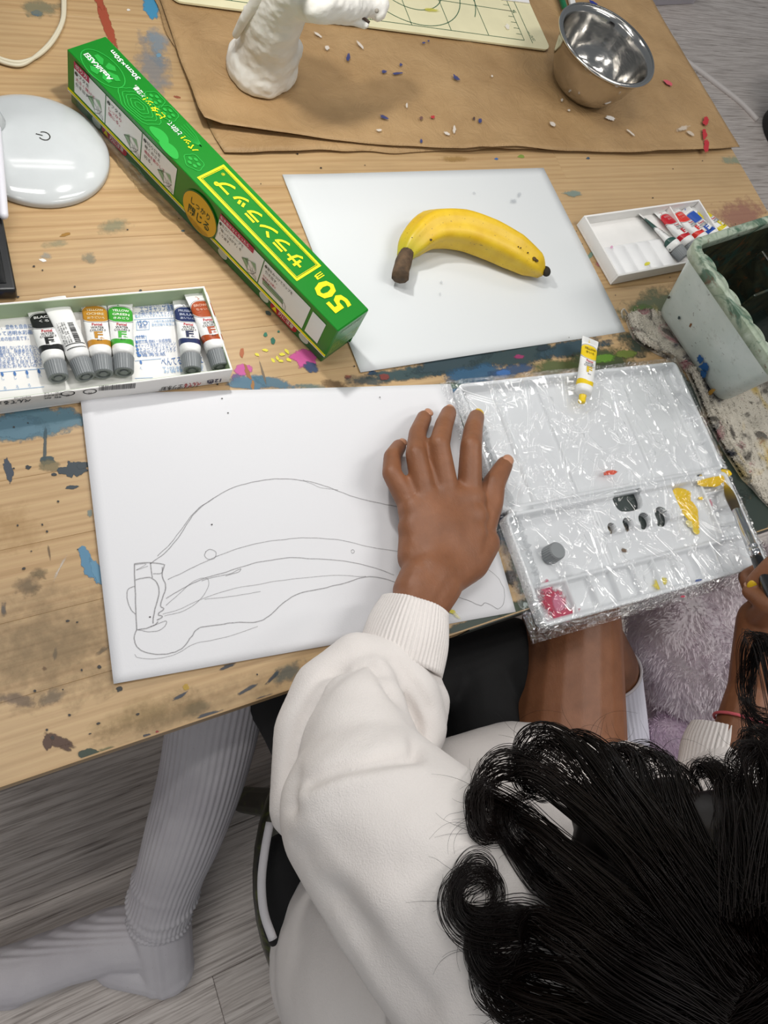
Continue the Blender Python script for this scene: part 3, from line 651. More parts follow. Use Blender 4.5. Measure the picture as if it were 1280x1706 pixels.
for s_, t1 in ((sA-.001, '❶フタを'), (sB-.002, '❷フタを'), (sC-.002, '❸切り口を')): ft(KK, t1, s_, s_-(.017 if '口' not in t1 else .02), pz1-.0105 if s_ == sA-.001 else pz1-.006, .0035)
ft(KR, '大きく開けて', sA-.002, sA-.025, pz1-.0155, .0034); ft(KK, '引き出す。', sA-.002, sA-.019, pz1-.0205, .0034)
ft(KR, 'しっかり', sB-.004, sB-.019, pz1-.011, .0034); ft(KR, '閉じる。', sB-.004, sB-.018, pz1-.016, .0034)
ft(KK, '軽くおさえ', sC-.004, sC-.022, pz1-.011, .0034); ft(KR, '親指を動かして', sC-.004, sC-.028, pz1-.016, .0034); ft(KK, '切る。', sC-.004, sC-.014, pz1-.021, .0034)
ft(KW2, '引き出せなくなったら…', sE-.001, sM+.014, pz1-.0036, .0034)
ft(KK, '❶セロハンテープで', sE-.001, sE-.029, pz1-.010, .0034); ft(KK, '「貼ってはがす」を', sE-.003, sE-.028, pz1-.015, .0032); ft(KK, 'くり返す。', sE-.003, sE-.016, pz1-.020, .0032)
ft(KK, '❷端をみつけてラップを', sM-.002, sM-.034, pz1-.006, .0034); ft(KK, '引き出す。', sM-.004, sM-.018, pz1-.011, .0034); ft(KR, '引き出す位置は', sM-.003, sM-.018, pz1-.0165, .0026); ft(KR, '端です', sM-.003, sM-.012, pz1-.020, .0026)
# little line drawings of hands and carton
sk = MB(); SG = []
class _T:
    def poly(s, P): SG.append(P)
sg = _T()
def skl(pts, s0, z0, sc_): sk.ribbon([bp3(s0-x*sc_, bW+.0009, z0+y*sc_) for x, y in pts], .0004, by)
for s0_, z0_ in ((sB+.021, pz0+.001), (sC+.020, pz0+.0005), (sD+.020, pz0+.0005), (sM+.021, pz0+.0005)):
    skl([(0, 9), (9, 14), (17, 8), (8, 3), (0, 9)], s0_, z0_, .001); skl([(8, 3), (9, 0), (14, 3), (17, 8)], s0_, z0_, .001); skl([(4, 11), (10, 8), (13, 3), (19, 1)], s0_, z0_, .001); skl([(12, 9), (15, 4), (18, 4), (19, 1)], s0_, z0_, .001)
    sg.poly([bp3(s0_-x*.001, bW+.0007, z0_+y*.001) for x, y in ((0, 9), (8, 3), (6, 14))]); sg.poly([bp3(s0_-x*.001, bW+.0007, z0_+y*.001) for x, y in ((9, 14), (17, 9), (14, 16))])
s0_ = sM-.004; skl([(0, 9), (24, 8), (25, 4), (1, 4), (0, 9)], s0_, pz0+.001, .001); skl([(2, 7), (24, 6)], s0_, pz0+.001, .001); skl([(24, 5), (26, 1), (29, 0), (28, 5), (25, 7)], s0_, pz0+.001, .001)
sg.poly([bp3(s0_-x*.001, bW+.0007, pz0+.001+y*.001) for x, y in ((0, 9), (24, 8), (25, 4), (1, 4))])
setp(sk.build('line_drawing', CK, lidm, smooth=False), kind='stuff'); [MB().poly(P).build('drawing_tint', CG2, lidm, smooth=False) for P in SG]
# round yellow sticker on the lid edge
sY, zY = frs(335, 350); SY = mat('mustard_sticker', 'd8a91c', .45)
def disc(mb, s, z, rs, rz, off, n=32, a0=0): mb.poly([bp3(s+rs*math.cos(t), bW+off, z+rz*math.sin(t)) for t in np.linspace(2*math.pi, 0, n, endpoint=False)])
zY = LIDH+.012
mb = MB(); disc(mb, sY, zY, .0205, .0195, .0011); rk = mb.build('sticker_rim', CGD, lidm, smooth=False)
mb = MB(); disc(mb, sY, zY, .0195, .0185, .0014); stk = mb.build('round_sticker', SY, lidm, smooth=False)
KS = ('sticker_lettering', mat('dark_green_print', '123c1c', .5), stk)
text(KS, 'しっかり', bp3(sY+.011, bW+.0016, zY+.003), bp3(sY-.011, bW+.0016, zY+.003), .0065, by, bold=.015); text(KS, '閉じる', bp3(sY+.0125, bW+.0016, zY-.009), bp3(sY-.0125, bW+.0016, zY-.009), .0095, by, bold=.015)
# the body below the lid: warning labels, white discs, peeled clear film
bd = bpy.data.objects['carton_body']
wl = MB()
for (pa, pb) in ((Z3(565, 915, 0), Z3(730, 1085, 0)), ((167, 206), (209, 250))):
    a = frs(*pa)[0]; b = frs(*pb)[0]; zc, rz = .0068, .0042; P = []
    for t in np.linspace(math.pi/2, 3*math.pi/2, 8): P.append(bp3(a-rz-math.cos(t)*rz*-1*-1, bW-.0012, zc+rz*math.sin(t))) if False else None
    lo, hi = min(a, b), max(a, b)
    P = [bp3(hi-rz+rz*math.cos(t), bW-.0011, zc+rz*math.sin(t)) for t in np.linspace(math.pi/2, -math.pi/2, 9)]+[bp3(lo+rz+rz*math.cos(t), bW-.0011, zc+rz*math.sin(t)) for t in np.linspace(-math.pi/2, -3*math.pi/2, 9)]
    MB().poly(P).build('warning_label', mat('crimson_label', 'b3152f', .45), bd, smooth=False)
    text(('warning_lettering', CW, bd), '刃に注意', bp3(hi-.010, bW-.0009, zc-.0022), bp3(lo+.004, bW-.0009, zc-.0022), .0046, by, bold=.01)
    mesh('warning_triangle', [bp3(hi-.0085, bW-.0009, zc-.0025), bp3(hi-.0025, bW-.0009, zc-.0025), bp3(hi-.0055, bW-.0009, zc+.003)], [(0, 1, 2)], CY, bd, smooth=False)
dc = MB()
for q in ((265, 588), (525, 868), (775, 1130)):
    s, _ = frs(*Z3(*q, 0)); disc(dc, s, .0068, .0055, .0042, -.0011, 20)
s, _ = frs(158, 200); disc(dc, s, .0068, .0055, .0042, -.0011, 20)
for d in (dc,): d.build('white_disc', mat('pale_disc_print', 'c9d6c9', .5), bd, smooth=False)
KE = ('end_lettering', mat('pale_grey_print', '9db79c', .5), lidm); KEY = ('end_lettering_yellow', mat('dull_yellow_print', '9fae3f', .5), lidm)
def ep(wv, z): return bp3(-.0010, wv, z)
text(KE, 'AsahiKASEI', ep(bW-.007, BH-.009), ep(.006, BH-.009), .0042, -bx, bold=.015); text(KEY, 'サランラップ', ep(bW-.005, .018), ep(.006, .018), .0085, -bx)
eb = MB()
for a, b, c, d in ((.004, bW-.003, .0155, .0161), (.004, bW-.003, .0285, .0291), (.004, .0046, .0155, .0291), (bW-.0036, bW-.003, .0155, .0291)): eb.add([ep(a, c), ep(b, c), ep(b, d), ep(a, d)], [(3, 2, 1, 0)])
eb.build('end_frame', mat('dull_yellow_print', '9fae3f', .5), lidm, smooth=False)
# clear shrink film peeling off the lower front
def film_mat(name, spread, tint='ffffff', base=.10):
    t = NT(name); nt = t.t
    tr = t.n('BsdfTransparent'); tr.inputs[0].default_value = lin(tint); gl_ = t.n('BsdfGlossy'); gl_.inputs['Roughness'].default_value = spread; gl_.inputs['Color'].default_value = (1, 1, 1, 1)
    fr_ = t.n('Fresnel'); fr_.inputs[0].default_value = 1.5; mx = t.n('MixShader')
    t.l(t.math('ADD', t.math('MULTIPLY', fr_.outputs[0], .6), base, clamp=True), mx.inputs[0]); t.l(tr.outputs[0], mx.inputs[1]); t.l(gl_.outputs[0], mx.inputs[2]); t.l(mx.outputs[0], t.out.inputs['Surface'])
    nt.nodes.remove(t.b); return t.m
FILM = film_mat('clear_film', .09, base=.03)
V = []; nS, nV = 60, 6
for i in range(nS+1):
    s = .12 + (bL-.125)*i/nS; bulge = math.sin(math.pi*i/nS)**.7
    for j in range(nV+1):
        v = j/nV; z = LIDH*(1-v)+.0008; o_ = .0012+.010*bulge*math.sin(v*1.5)*(.8+.4*nz(s*60, v*3)) + .0012*nz(s*220, v*9, 4)
        V.append(bp3(s, bW+o_, max(.0006, z)))
mesh('peeled_film', V, [(i*(nV+1)+j, (i+1)*(nV+1)+j, (i+1)*(nV+1)+j+1, i*(nV+1)+j+1) for i in range(nS) for j in range(nV)], FILM, carton)

# ------------------------------------------------------------------ desk lamp (its foot is in view)
LX, LY, LR = .083, .475, .057
GLOSSW = mat('glossy_white_plastic', 'c4c8c9', .12, coat=.5, var=.03, vscale=60)
lamp = thing('desk_lamp', 'white desk lamp with glossy domed round foot and touch power symbol', 'lamp', (LX, LY, T))
prof = [(LR-.001, 0), (LR, .0015), (LR-.0006, .003)]+[(LR*math.cos(a), .003+.013*math.sin(a)) for a in np.linspace(.12, 1.5, 14)]+[(0, .016)]
ft_ = MB().lathe(prof, (LX, LY, T), 72).build('base', GLOSSW, lamp)
def domez(x, y): 
    r = min(.99, math.hypot(x-LX, y-LY)/LR); return T+.003+.013*math.sqrt(1-r*r)+.0004
pc = u(74, 230, T+.014); ri = .0042; dr = nrm(u(62, 227, T+.014)-pc); a0 = math.atan2(dr[1], dr[0])
mb = MB(); mb.ribbon([(pc[0]+ri*math.cos(a0+t), pc[1]+ri*math.sin(a0+t), domez(pc[0]+ri*math.cos(a0+t), pc[1]+ri*math.sin(a0+t))) for t in np.linspace(.75, 2*math.pi-.75, 26)], .0008)
mb.ribbon([(pc[0]+dr[0]*k, pc[1]+dr[1]*k, domez(pc[0]+dr[0]*k, pc[1]+dr[1]*k)) for k in np.linspace(.0012, .0062, 5)], .0008)
mb.build('power_symbol', mat('black_print', '26281f', .5), ft_, smooth=False)
nk = spline([(.052, .492, T+.008), (.046, .498, T+.10), (.05, .51, T+.25), (.09, .51, T+.36), (.15, .48, T+.385), (.193, .457, T+.375)], 8)
MB().tube(nk, .0065, 12).build('neck', GLOSSW, lamp)
MB().lathe([(.010, 0), (.013, .004), (.009, .014), (.0068, .022)], (.052, .492, T+.0115), 24).build('neck_joint', GLOSSW, lamp)
MB().lathe([(.028, .002), (.036, 0), (.037, .006), (.03, .022), (.012, .03), (0, .03)], (LAMP[0], LAMP[1], T+.349), 40).build('lamp_head', GLOSSW, lamp)

# black tablet and white bar at the left edge
tb = thing('black_tablet', 'black slab-shaped tablet at the left edge beside the watercolour box', 'tablet', u(-10, 440))
q0, q1 = u(28, 483, T+.012), u(0, 340, T+.012); dd = nrm(q1-q0); dd[2] = 0; ss = np.cross([0, 0, 1], dd)
Mt = Matrix([[ss[0], dd[0], 0, q0[0]], [ss[1], dd[1], 0, q0[1]], [0, 0, 1, T], [0, 0, 0, 1]])
MB().bbox((0, 0, .0005), (.17, .13, .012), .0022, Mt, 3).build('case', mat('black_plastic', '131416', .35, coat=.3), tb, smooth=False)
MB().bbox((.006, .006, .0121), (.164, .124, .0126), .0002, Mt, 1).build('screen', mat('dark_glass', '0a0b0d', .08), tb, smooth=False)
sb = thing('stylus', 'slim pale bar with rounded end lying on the black tablet edge', 'stylus', u(5, 362, T+.016))
MB().capsule(u(6, 358, T+.0165), u(-8, 190, T+.0165), .0034, .0034, 14).build('barrel', mat('pale_grey_plastic', 'd9d8df', .35), sb)
# white twin cord at the upper left
cd_ = thing('power_cord', 'pale twin cord looping over the bare wood at the far left', 'cord', u(60, 90))
for k, off in enumerate(((0, 0), (6, 5))):
    P = [(103+off[0]*.6, -30), (105+off[0]*.5, 10), (102+off[0]*.4, 38), (84+off[0]*.6, 70), (58+off[0]*.8, 95-off[0]*.3), (36, 108-off[1]), (12, 106-off[1]), (-20, 94-off[1])]
    MB().tube(spline([u(x, y, T+.003) for x, y in P], 8), .0016, 8).build('wire', mat('cream_cable', 'cfc6ae', .5), cd_)

# ------------------------------------------------------------------ banana
ban = thing('banana', 'ripe yellow banana with brown stalk lying on the white sheet', 'fruit', u(790, 430))
def ban_mat():
    t = NT('banana_peel'); v = t.coords('Position'); f = t.noise(v, 55, 4); g = t.noise(t.coords('Position'), 420, 2)
    a = t.n('Attribute', attribute_name='e').outputs['Fac']
    c = t.ramp(f, [(.3, lin('d5ab16')), (.7, lin('e6c12a'))])
    gr = t.n('MapRange'); gr.inputs[1].default_value = .22; gr.inputs[2].default_value = .04; t.l(a, gr.inputs[0])
    c = t.mix(t.math('MULTIPLY', gr.outputs[0], .75), c, lin('a3a82a'))
    e2 = t.n('MapRange'); e2.inputs[1].default_value = .93; e2.inputs[2].default_value = 1.; t.l(a, e2.inputs[0])
    c = t.mix(t.math('MULTIPLY', e2.outputs[0], .5), c, lin('8f6a1c'))
    sp_ = t.math('GREATER_THAN', g, .70)
    c = t.mix(t.math('MULTIPLY', sp_, .6), c, lin('6b4a18')); t.l(c, t.b.inputs['Base Color']); t.set(Roughness=.42); t.bump(f, .15, .001); return t.m
bpts = [(676, 425, .016), (690, 402, .020), (722, 377, .024), (770, 377, .025), (815, 393, .024), (855, 415, .021), (888, 436, .018), (906, 450, .015)]
brad = [.0065, .0125, .0172, .0184, .0184, .0172, .0132, .0052]
Pc = spline([u(px, py, T+z) for px, py, z in bpts], 6); Rc = np.interp(np.linspace(0, 1, len(Pc)), np.linspace(0, 1, 8), brad)
zmin = Rc*.96+.0022; Pc[:, 2] = np.maximum(T+zmin, Pc[:, 2]*.3+.7*(T+zmin)+.0)
n_ = 30; V = []; E = []; tg = np.gradient(Pc, axis=0); tg /= np.linalg.norm(tg, axis=1)[:, None]
for i, (p, r) in enumerate(zip(Pc, Rc)):
    sd = nrm(np.cross(tg[i], [0, 0, 1.])); uv = np.cross(sd, tg[i])
    for j in range(n_):
        a = 2*math.pi*j/n_; rr = r*(1+.085*math.cos(5*(a-.55)))
        V.append(p+rr*(math.cos(a)*sd+math.sin(a)*uv)); E.append(i/(len(Pc)-1))
m_ = len(Pc); Fs = [(i*n_+j, i*n_+(j+1) % n_, (i+1)*n_+(j+1) % n_, (i+1)*n_+j) for i in range(m_-1) for j in range(n_)]+[tuple(range(n_-1, -1, -1)), tuple(range((m_-1)*n_, m_*n_))]
bo = mesh('peel', V, Fs, ban_mat(), ban); bo.data.attributes.new('e', 'FLOAT', 'POINT').data.foreach_set('value', E)
BR = mat('brown_stalk', '5a4632', .8, var=.5, vscale=150, bump=.6, bscale=350)
MB().tube(spline([u(679, 420, T+.017), u(674, 433, T+.016), u(669, 449, T+.0155), u(667, 462, T+.0155)], 4), np.array([.0062, .0066, .007, .0072, .0075, .0078, .0078, .0076, .0076, .0078, .008, .0082, .0082]), 10).build('stalk', BR, ban)
MB().ellip(u(910, 452, T+.0145), .0045, .0055, .0045).build('tip', mat('black_banana_tip', '27211a', .85), ban)
sp = MB()
for px, py, r in [(718, 399, .0016), (715, 404, .0010), (722, 401, .0008), (891, 431, .0024), (895, 434, .0018), (868, 413, .0008), (880, 421, .0009), (864, 411, .0007), (842, 422, .0007), (772, 388, .0006), (687, 396, .0009)]:
    tgt = u(px, py, T+.02); d = nrm(tgt-CAM); best = None
    for kk in np.arange(0, .06, .0008):
        p = tgt+d*(kk-.035)
        dist = np.linalg.norm(Pc-p, axis=1)-Rc*1.0
        if dist.min() < .0004: best = p; break
    if best is not None: sp.ellip(best, r, r, .0006, n=8, m=5)
setp(sp.build('brown_spot', mat('brown_spot', '4f3a1a', .7), ban), kind='stuff')

# ------------------------------------------------------------------ clay horse, crumbs, bowl, spoon handles
CLAY = mat('white_air_dry_clay', 'ece9e2', .75, var=.05, vscale=60, bump=.35, bscale=120, bdist=.0015)
horse = thing('clay_horse_bust', 'white clay horse head sculpture standing on the kraft paper', 'sculpture', u(440, 125, ZK))
hb = u(437, 118, ZK)
mb = MB(); z0 = ZK
def hp(px, py, z): return u(px, py, z0+z)
mb.chain([(hp(437, 108, .012), .029), (hp(447, 70, .04), .027), (hp(457, 35, .07), .0245), (hp(475, -5, .10), .023), (hp(500, -30, .125), .022)], 20)
mb.chain([(hp(418, 104, .006), .024), (hp(452, 112, .006), .026)], 18); mb.chain([(hp(432, 112, .010), .030), (hp(444, 88, .025), .0285)], 20)
for q in [(412, 100, .010), (440, 122, .009), (466, 118, .010), (425, 112, .009), (455, 124, .009), (474, 105, .014)]: mb.capsule(hp(*q), hp(q[0]+6, q[1]-24, q[2]+.022), .0125, .014)
mb.chain([(hp(505, -32, .125), .021), (hp(530, -5, .125), .0185), (hp(575, 4, .118), .0145), (hp(608, 3, .112), .0110), (hp(628, 6, .110), .0105)], 18)
mb.chain([(hp(515, 5, .115), .014), (hp(560, 22, .108), .0085), (hp(588, 32, .104), .0050), (hp(608, 40, .103), .0038)], 14)
mb.capsule(hp(630, 10, .108), hp(631, 22, .106), .0090, .0070); mb.capsule(hp(520, -60, .15), hp(528, -85, .172), .009, .003); mb.capsule(hp(492, -55, .15), hp(490, -82, .172), .009, .003)
hm = remeshed(mb, .0016, 5)
A = mesh_np(hm).astype(float); N = mesh_normals(hm)
A += N*np.array([.0012*nz(*(p*70))+.0005*nz(*(p*200)) for p in A])[:, None]; A[:, 2] = np.maximum(A[:, 2], ZK); mesh_set(hm, A)
hbody = link('body', hm, CLAY, horse)
mn = MB()
mn.chain([(hp(393, 58, .045), .0035), (hp(408, 30, .07), .0045), (hp(425, 5, .09), .005), (hp(440, -25, .11), .006)]); mn.chain([(hp(433, 14, .085), .006), (hp(446, -8, .10), .0075), (hp(460, -30, .115), .007)])
mn.chain([(hp(408, 12, .08), .0018), (hp(418, 18, .08), .0022), (hp(424, 10, .085), .0026)]); mn.chain([(hp(470, -45, .135), .008), (hp(455, -35, .12), .006)])
link('mane', remeshed(mn, .0015, 3), CLAY, hbody)
fw2 = lambda p, k: p+nrm(CAM-p)*k
MB().tube(spline([fw2(hp(594, 23, .108), .006), fw2(hp(604, 29, .106), .006), fw2(hp(615, 37, .104), .004)], 4), .0013, 8).build('mouth_slit', mat('dark_gap', '4a3a30', .9), hbody)
for px, py, r in ((628, 18, .0018), (560, -4, .003)): MB().ellip(hp(px, py, .118), r, r, r).build('nostril' if r < .002 else 'eye', mat('clay_shadow_gap', '8d877d', .9), hbody)
for px, py, r in [(397, 128, .0042), (387, 122, .0022), (416, 137, .0042), (409, 135, .0022)]:
    c = u(px, py, ZK); cr = thing('clay_crumb', {397: 'largest white clay crumb left of the horse base', 387: 'tiny leftmost white clay crumb by the horse base', 416: 'rightmost white clay crumb in front of the horse base', 409: 'small white clay crumb between two larger ones by horse'}[px], 'crumb', c, group='clay crumbs by the horse')
    mb = MB().ellip(c+np.array([0, 0, r*.35]), r, r*.75, r*.42, n=10, m=6); mb.V = [tuple(np.array(v)+np.array([nz(v[0]*400, v[1]*400)*.0006]*3)) for v in mb.V]
    mb.build('flake', CLAY, cr)

def steel_mat():
    t = NT('brushed_steel'); t.b.inputs['Base Color'].default_value = lin('c9c6c1'); t.set(Metallic=1.0, Roughness=.13)
    f = t.noise(t.coords('Position', (60, 60, 500)), 2., 4); r = t.ramp(f, [(.3, (.08, .08, .08, 1)), (.8, (.22, .22, .22, 1))]); t.l(r, t.b.inputs['Roughness'])
    g = t.noise(t.coords('Position'), 60, 3); t.bump(g, .15, .002); return t.m
STEEL = steel_mat()
BCX, BCY, BR_, BZ = .7085, .566, .0625, .064
bowl = thing('mixing_bowl', 'small stainless steel bowl standing on the kraft paper', 'bowl', (BCX, BCY, ZK))
hh = T+BZ-ZK
out_ = [(.0, .0), (.030, .0), (.036, .002), (.042, .008), (.050, .024), (.055, .042), (.0575, hh-.006), (BR_-.001, hh-.0035), (BR_, hh-.0015), (BR_-.001, hh)]
inn = [(.0575, hh-.0008), (.0555, hh-.006), (.0535, .042), (.0485, .024), (.0405, .0095), (.034, .004), (.0, .0025)]
MB().lathe(out_+inn, (BCX, BCY, ZK), 72).build('shell', STEEL, bowl)
MB().lathe([(BR_-.0022, hh-.001), (BR_-.0003, hh+.0008), (BR_+.0012, hh-.0012), (BR_-.0003, hh-.0032), (BR_-.0022, hh-.001)], (BCX, BCY, ZK), 72, True).build('rolled_rim', mat('polished_steel_rim', 'd5d3cf', .14, 1.), bowl)
gp = thing('green_marker', 'green pen barrel lying behind the steel bowl', 'pen', u(940, 6, ZK))
MB().capsule(u(944, 22, ZK+.004), u(916, -60, ZK+.004), .0035, .004).build('barrel', mat('green_plastic', '176b45', .35), gp)
wh = thing('plastic_knife', 'white plastic knife handle lying behind the steel bowl', 'knife', u(952, 5, ZK))
MB().bbox((0, -.0045, 0), (.11, .0045, .0045), .0015, Matrix.Translation(Vector(u(957, 28, ZK+.0005))) @ Matrix.Rotation(math.atan2(*(u(935, -60)-u(957, 28))[[1, 0]]), 4, 'Z')).build('handle', mat('white_plastic', 'e4e3e2', .35), wh, smooth=False)
kbl = blob(u(988, 5, ZK), np.array([.006, -.003, 0]), np.array([.001, .003, 0]), 4.4, lift=.0006); 
bb = mesh('paint_mark', kbl[0], kbl[1], mat('cobalt_blue_paint', '1f2f8a', .5), k2)

# ------------------------------------------------------------------ paint tubes (local: y along the tube, cap at y=0, tail at y=L; z up, resting on z=0)
CAPG = mat('grey_ribbed_cap', '7d8183', .42)
TUBEW = 'e9e9e7'
def tube_mat(name, col, y0, y1, by0, by1, full=True):
    key = ('tube', name)
    if key in _mc: return _mc[key]
    t = NT(name); co = t.n('TexCoord').outputs['Object']; sx = t.n('SeparateXYZ'); t.l(co, sx.inputs[0])
    yc, ry = (y0+y1)/2, (y1-y0)/2
    dx = t.math('DIVIDE', sx.outputs[0], .0098); dy = t.math('DIVIDE', t.math('SUBTRACT', sx.outputs[1], yc), ry)
    d = t.math('ADD', t.math('MULTIPLY', t.math('MULTIPLY', dx, dx), t.math('ABSOLUTE', dx)), t.math('MULTIPLY', dy, dy))
    top = t.math('GREATER_THAN', sx.outputs[2], .0015)
    oval = t.math('MULTIPLY', t.math('LESS_THAN', d, 1.), top)
    band = t.math('MULTIPLY', t.math('GREATER_THAN', sx.outputs[1], by0), t.math('LESS_THAN', t.math('SUBTRACT', sx.outputs[1], t.math('MULTIPLY', t.math('ABSOLUTE', sx.outputs[0]), .25)), by1))
    ring = t.math('MULTIPLY', t.math('MULTIPLY', t.math('GREATER_THAN', d, 1.08), t.math('LESS_THAN', d, 1.25)), top)
    c = t.mix(oval, lin(TUBEW), lin(col)); c = t.mix(band, c, lin(col)); c = t.mix(t.math('MULTIPLY', ring, .8), c, lin('4a4a48'))
    sm_ = t.noise(t.coords('Object'), 160, 4); c = t.mix(t.math('MULTIPLY', t.math('GREATER_THAN', sm_, .70), .8), c, lin(col))
    t.l(c, t.b.inputs['Base Color']); t.set(Roughness=.33)
    w_ = t.noise(t.coords('Object'), 110, 3); t.bump(w_, .25, .002); _mc[key] = t.m; return t.m
def make_tube(label, p_cap, p_tail, z, col=None, words=(), wcol='eeeeea', fcol=None, L=None, wd=.0092, cap=True, roll=0., squeeze=1., back=False, group=None, z_tail=None, emblem=True, bent=0.):
    A, B = u(*p_cap, z), u(*p_tail, z if z_tail is None else z_tail); d = B-A; L = float(np.linalg.norm(d)) if L is None else L
    rz = math.atan2(d[1], d[0])-math.pi/2; pit = math.asin(d[2]/np.linalg.norm(d))
    o = thing('paint_tube', label, 'paint tube', (A[0], A[1], z), (pit, roll, rz), group)
    cl = L*.185 if cap else L*.06; n = 24; secs = []
    y_sh = cl+L*.055
    prof = [(cl-.0008, .0040, .0040), (cl+.0012, .0062, .0062), (cl+.0014, .0074, .0074), (y_sh+.001, .0078, .0076), (y_sh+.003, .0080, .0074)]
    for t in np.linspace(0, 1, 14): 
        prof.append((y_sh+.004+(L-y_sh-.011)*t, .0080+(wd-.0080)*t**.8, (.0073*(1-t)+.0011*t**1.)*(squeeze if t > .1 else 1)))
    prof += [(L-.0062, wd*1.0, .0013), (L-.0060, wd*1.03, .0009), (L-.0002, wd*1.03, .0008), (L, wd*1.02, .0005)]
    V = []
    zc0 = .0078
    def zc(y): return zc0 if y < y_sh else zc0+(.0022-zc0)*min(1, (y-y_sh)/(L-y_sh))**1.3
    def bend(y): return bent*((y-y_sh)/(L-y_sh))**2 if y > y_sh else 0
    for y, a, b in prof:
        for k in range(n):
            th = 2*math.pi*k/n; ex = .9; cx, sx = math.cos(th), math.sin(th)
            V.append((a*math.copysign(abs(cx)**ex, cx)+bend(y)+.0004*nz(y*120, cx*2, L*900), y, zc(y)+b*math.copysign(abs(sx)**ex, sx)+.0003*nz(y*150, sx*2+cx, L*700)))
    m = len(prof); Fs = [(i*n+k, (i+1)*n+k, (i+1)*n+(k+1) % n, i*n+(k+1) % n) for i in range(m-1) for k in range(n)]+[tuple(range(n)), tuple(range(m*n-1, (m-1)*n-1, -1))]
    yy = L*.60, L*.86
    mt = mat('tube_back_print', TUBEW, .33, bump=.2, bscale=110) if back else tube_mat('tube_'+col, col, L*.63, L*.87, y_sh+.0045, y_sh+.0085)
    body = mesh('tube_body', V, Fs, mt, o, local=True)
    def zt(x, y):
        i = np.interp(y, [p[0] for p in prof], [p[2] for p in prof]); a = np.interp(y, [p[0] for p in prof], [p[1] for p in prof])
        q = min(.97, abs(x-bend(y))/a); return zc(y)+i*(1-q**2.2)**.45+.0005
    if cap:
        mb = MB(); ns = 56; V = []; P = [(0.0, .0), (0.0, .0028), (.0012, .0030), (.0012, .0048), (0, .0050), (0, .0063), (.0006, .0069), (cl*.7, .0073), (cl-.0004, .0077), (cl, .0071), (cl, .003)]
        for y, r in P:
            for k in range(ns):
                rr = r+(.00022 if (k % 2 and r > .0066) else 0); V.append((rr*math.cos(2*math.pi*k/ns), y, zc0+rr*math.sin(2*math.pi*k/ns)))
        Fs = [(i*ns+k, (i+1)*ns+k, (i+1)*ns+(k+1) % ns, i*ns+(k+1) % ns) for i in range(len(P)-1) for k in range(ns)]
        mesh('cap', V, Fs, CAPG, o, local=True, smooth=False)
    else:
        V = []; ns = 24; P = [(-.0045, .0), (-.0045, .0032), (-.003, .0036), (-.0025, .0031), (-.0012, .0035), (0, .0031), (.0012, .0035), (cl, .0034)]
        for y, r in P:
            for k in range(ns): V.append((r*math.cos(2*math.pi*k/ns), y, zc0+r*math.sin(2*math.pi*k/ns)))
        Fs = [(i*ns+k, (i+1)*ns+k, (i+1)*ns+(k+1) % ns, i*ns+(k+1) % ns) for i in range(len(P)-1) for k in range(ns)]+[tuple(range(ns))]
        setp(mesh('nozzle', V, Fs, mat('paint_'+col, col, .35), o, local=True), 'open threaded nozzle smeared with paint')
    ink = mat('ink_'+(fcol or '222222'), fcol or '222222', .5); red = mat('ink_b5202e', 'b5202e', .5); blk = mat('ink_222222', '222222', .5); wcol = wcol or 'eeeeea'; wm = mat('ink_'+wcol, wcol, .5)
    def tt(m_, s, y, half, h, bold=.01, nm='lettering', x0=0):   # letters face the cap end: upright as seen with the tail on top
        c_ = bend(y); text((nm, m_, body, 1), s, (-half+x0+c_, y, 0), (half+x0+c_, y, 0), h, (0, 0, 1), zt, bold)
    if back:
        bars = MB(); rr = random.Random(5); y = L*.36
        while y < L*.62:
            w_ = rr.choice([.0004, .0006, .0009]); bars.add([(x, yy_, zt(x, yy_)) for x, yy_ in ((.0005, y), (.0045, y), (.0045, y+w_), (.0005, y+w_))], [(0, 1, 2, 3)]); y += w_+rr.choice([.0004, .0007])
        bars.build('barcode', blk, body, local=True, smooth=False)
        for k in range(4): 
            x = -.0012-k*.0016; A_, B_ = (x, L*.36, 0), (x, L*.64, 0); text(('lettering', blk, body, 1), ('絵の具 水彩', '8ml 日本製', '成分 顔料・', '注意 口に入れない')[k], A_, B_, .0012, (0, 0, 1), zt, 0)
        for y in (y_sh+.004, y_sh+.0075): 
            mbb = MB(); mbb.ribbon([(x, y, zt(x, y)) for x in np.linspace(-.0068, .0068, 9)], .0006); mbb.build('ring_print', blk, body, local=True)
        return o
    for i, wd_ in enumerate(words): tt(wm, wd_, L*.785-i*.0042, min(.0062, .0011*len(wd_)+.0012), .0026, .02, 'colour_name')
    tt(red, 'Pentel', L*.565, .0036, .0028, .02); tt(blk, 'WATER', L*.525, .0046, .0022); tt(blk, 'COLORS F', L*.487, .0056, .0022)
    tt(ink, 'F', L*.385, .0030, .0068, .03); tt(blk, '8ml', L*.35, .0016, .0014)
    return o

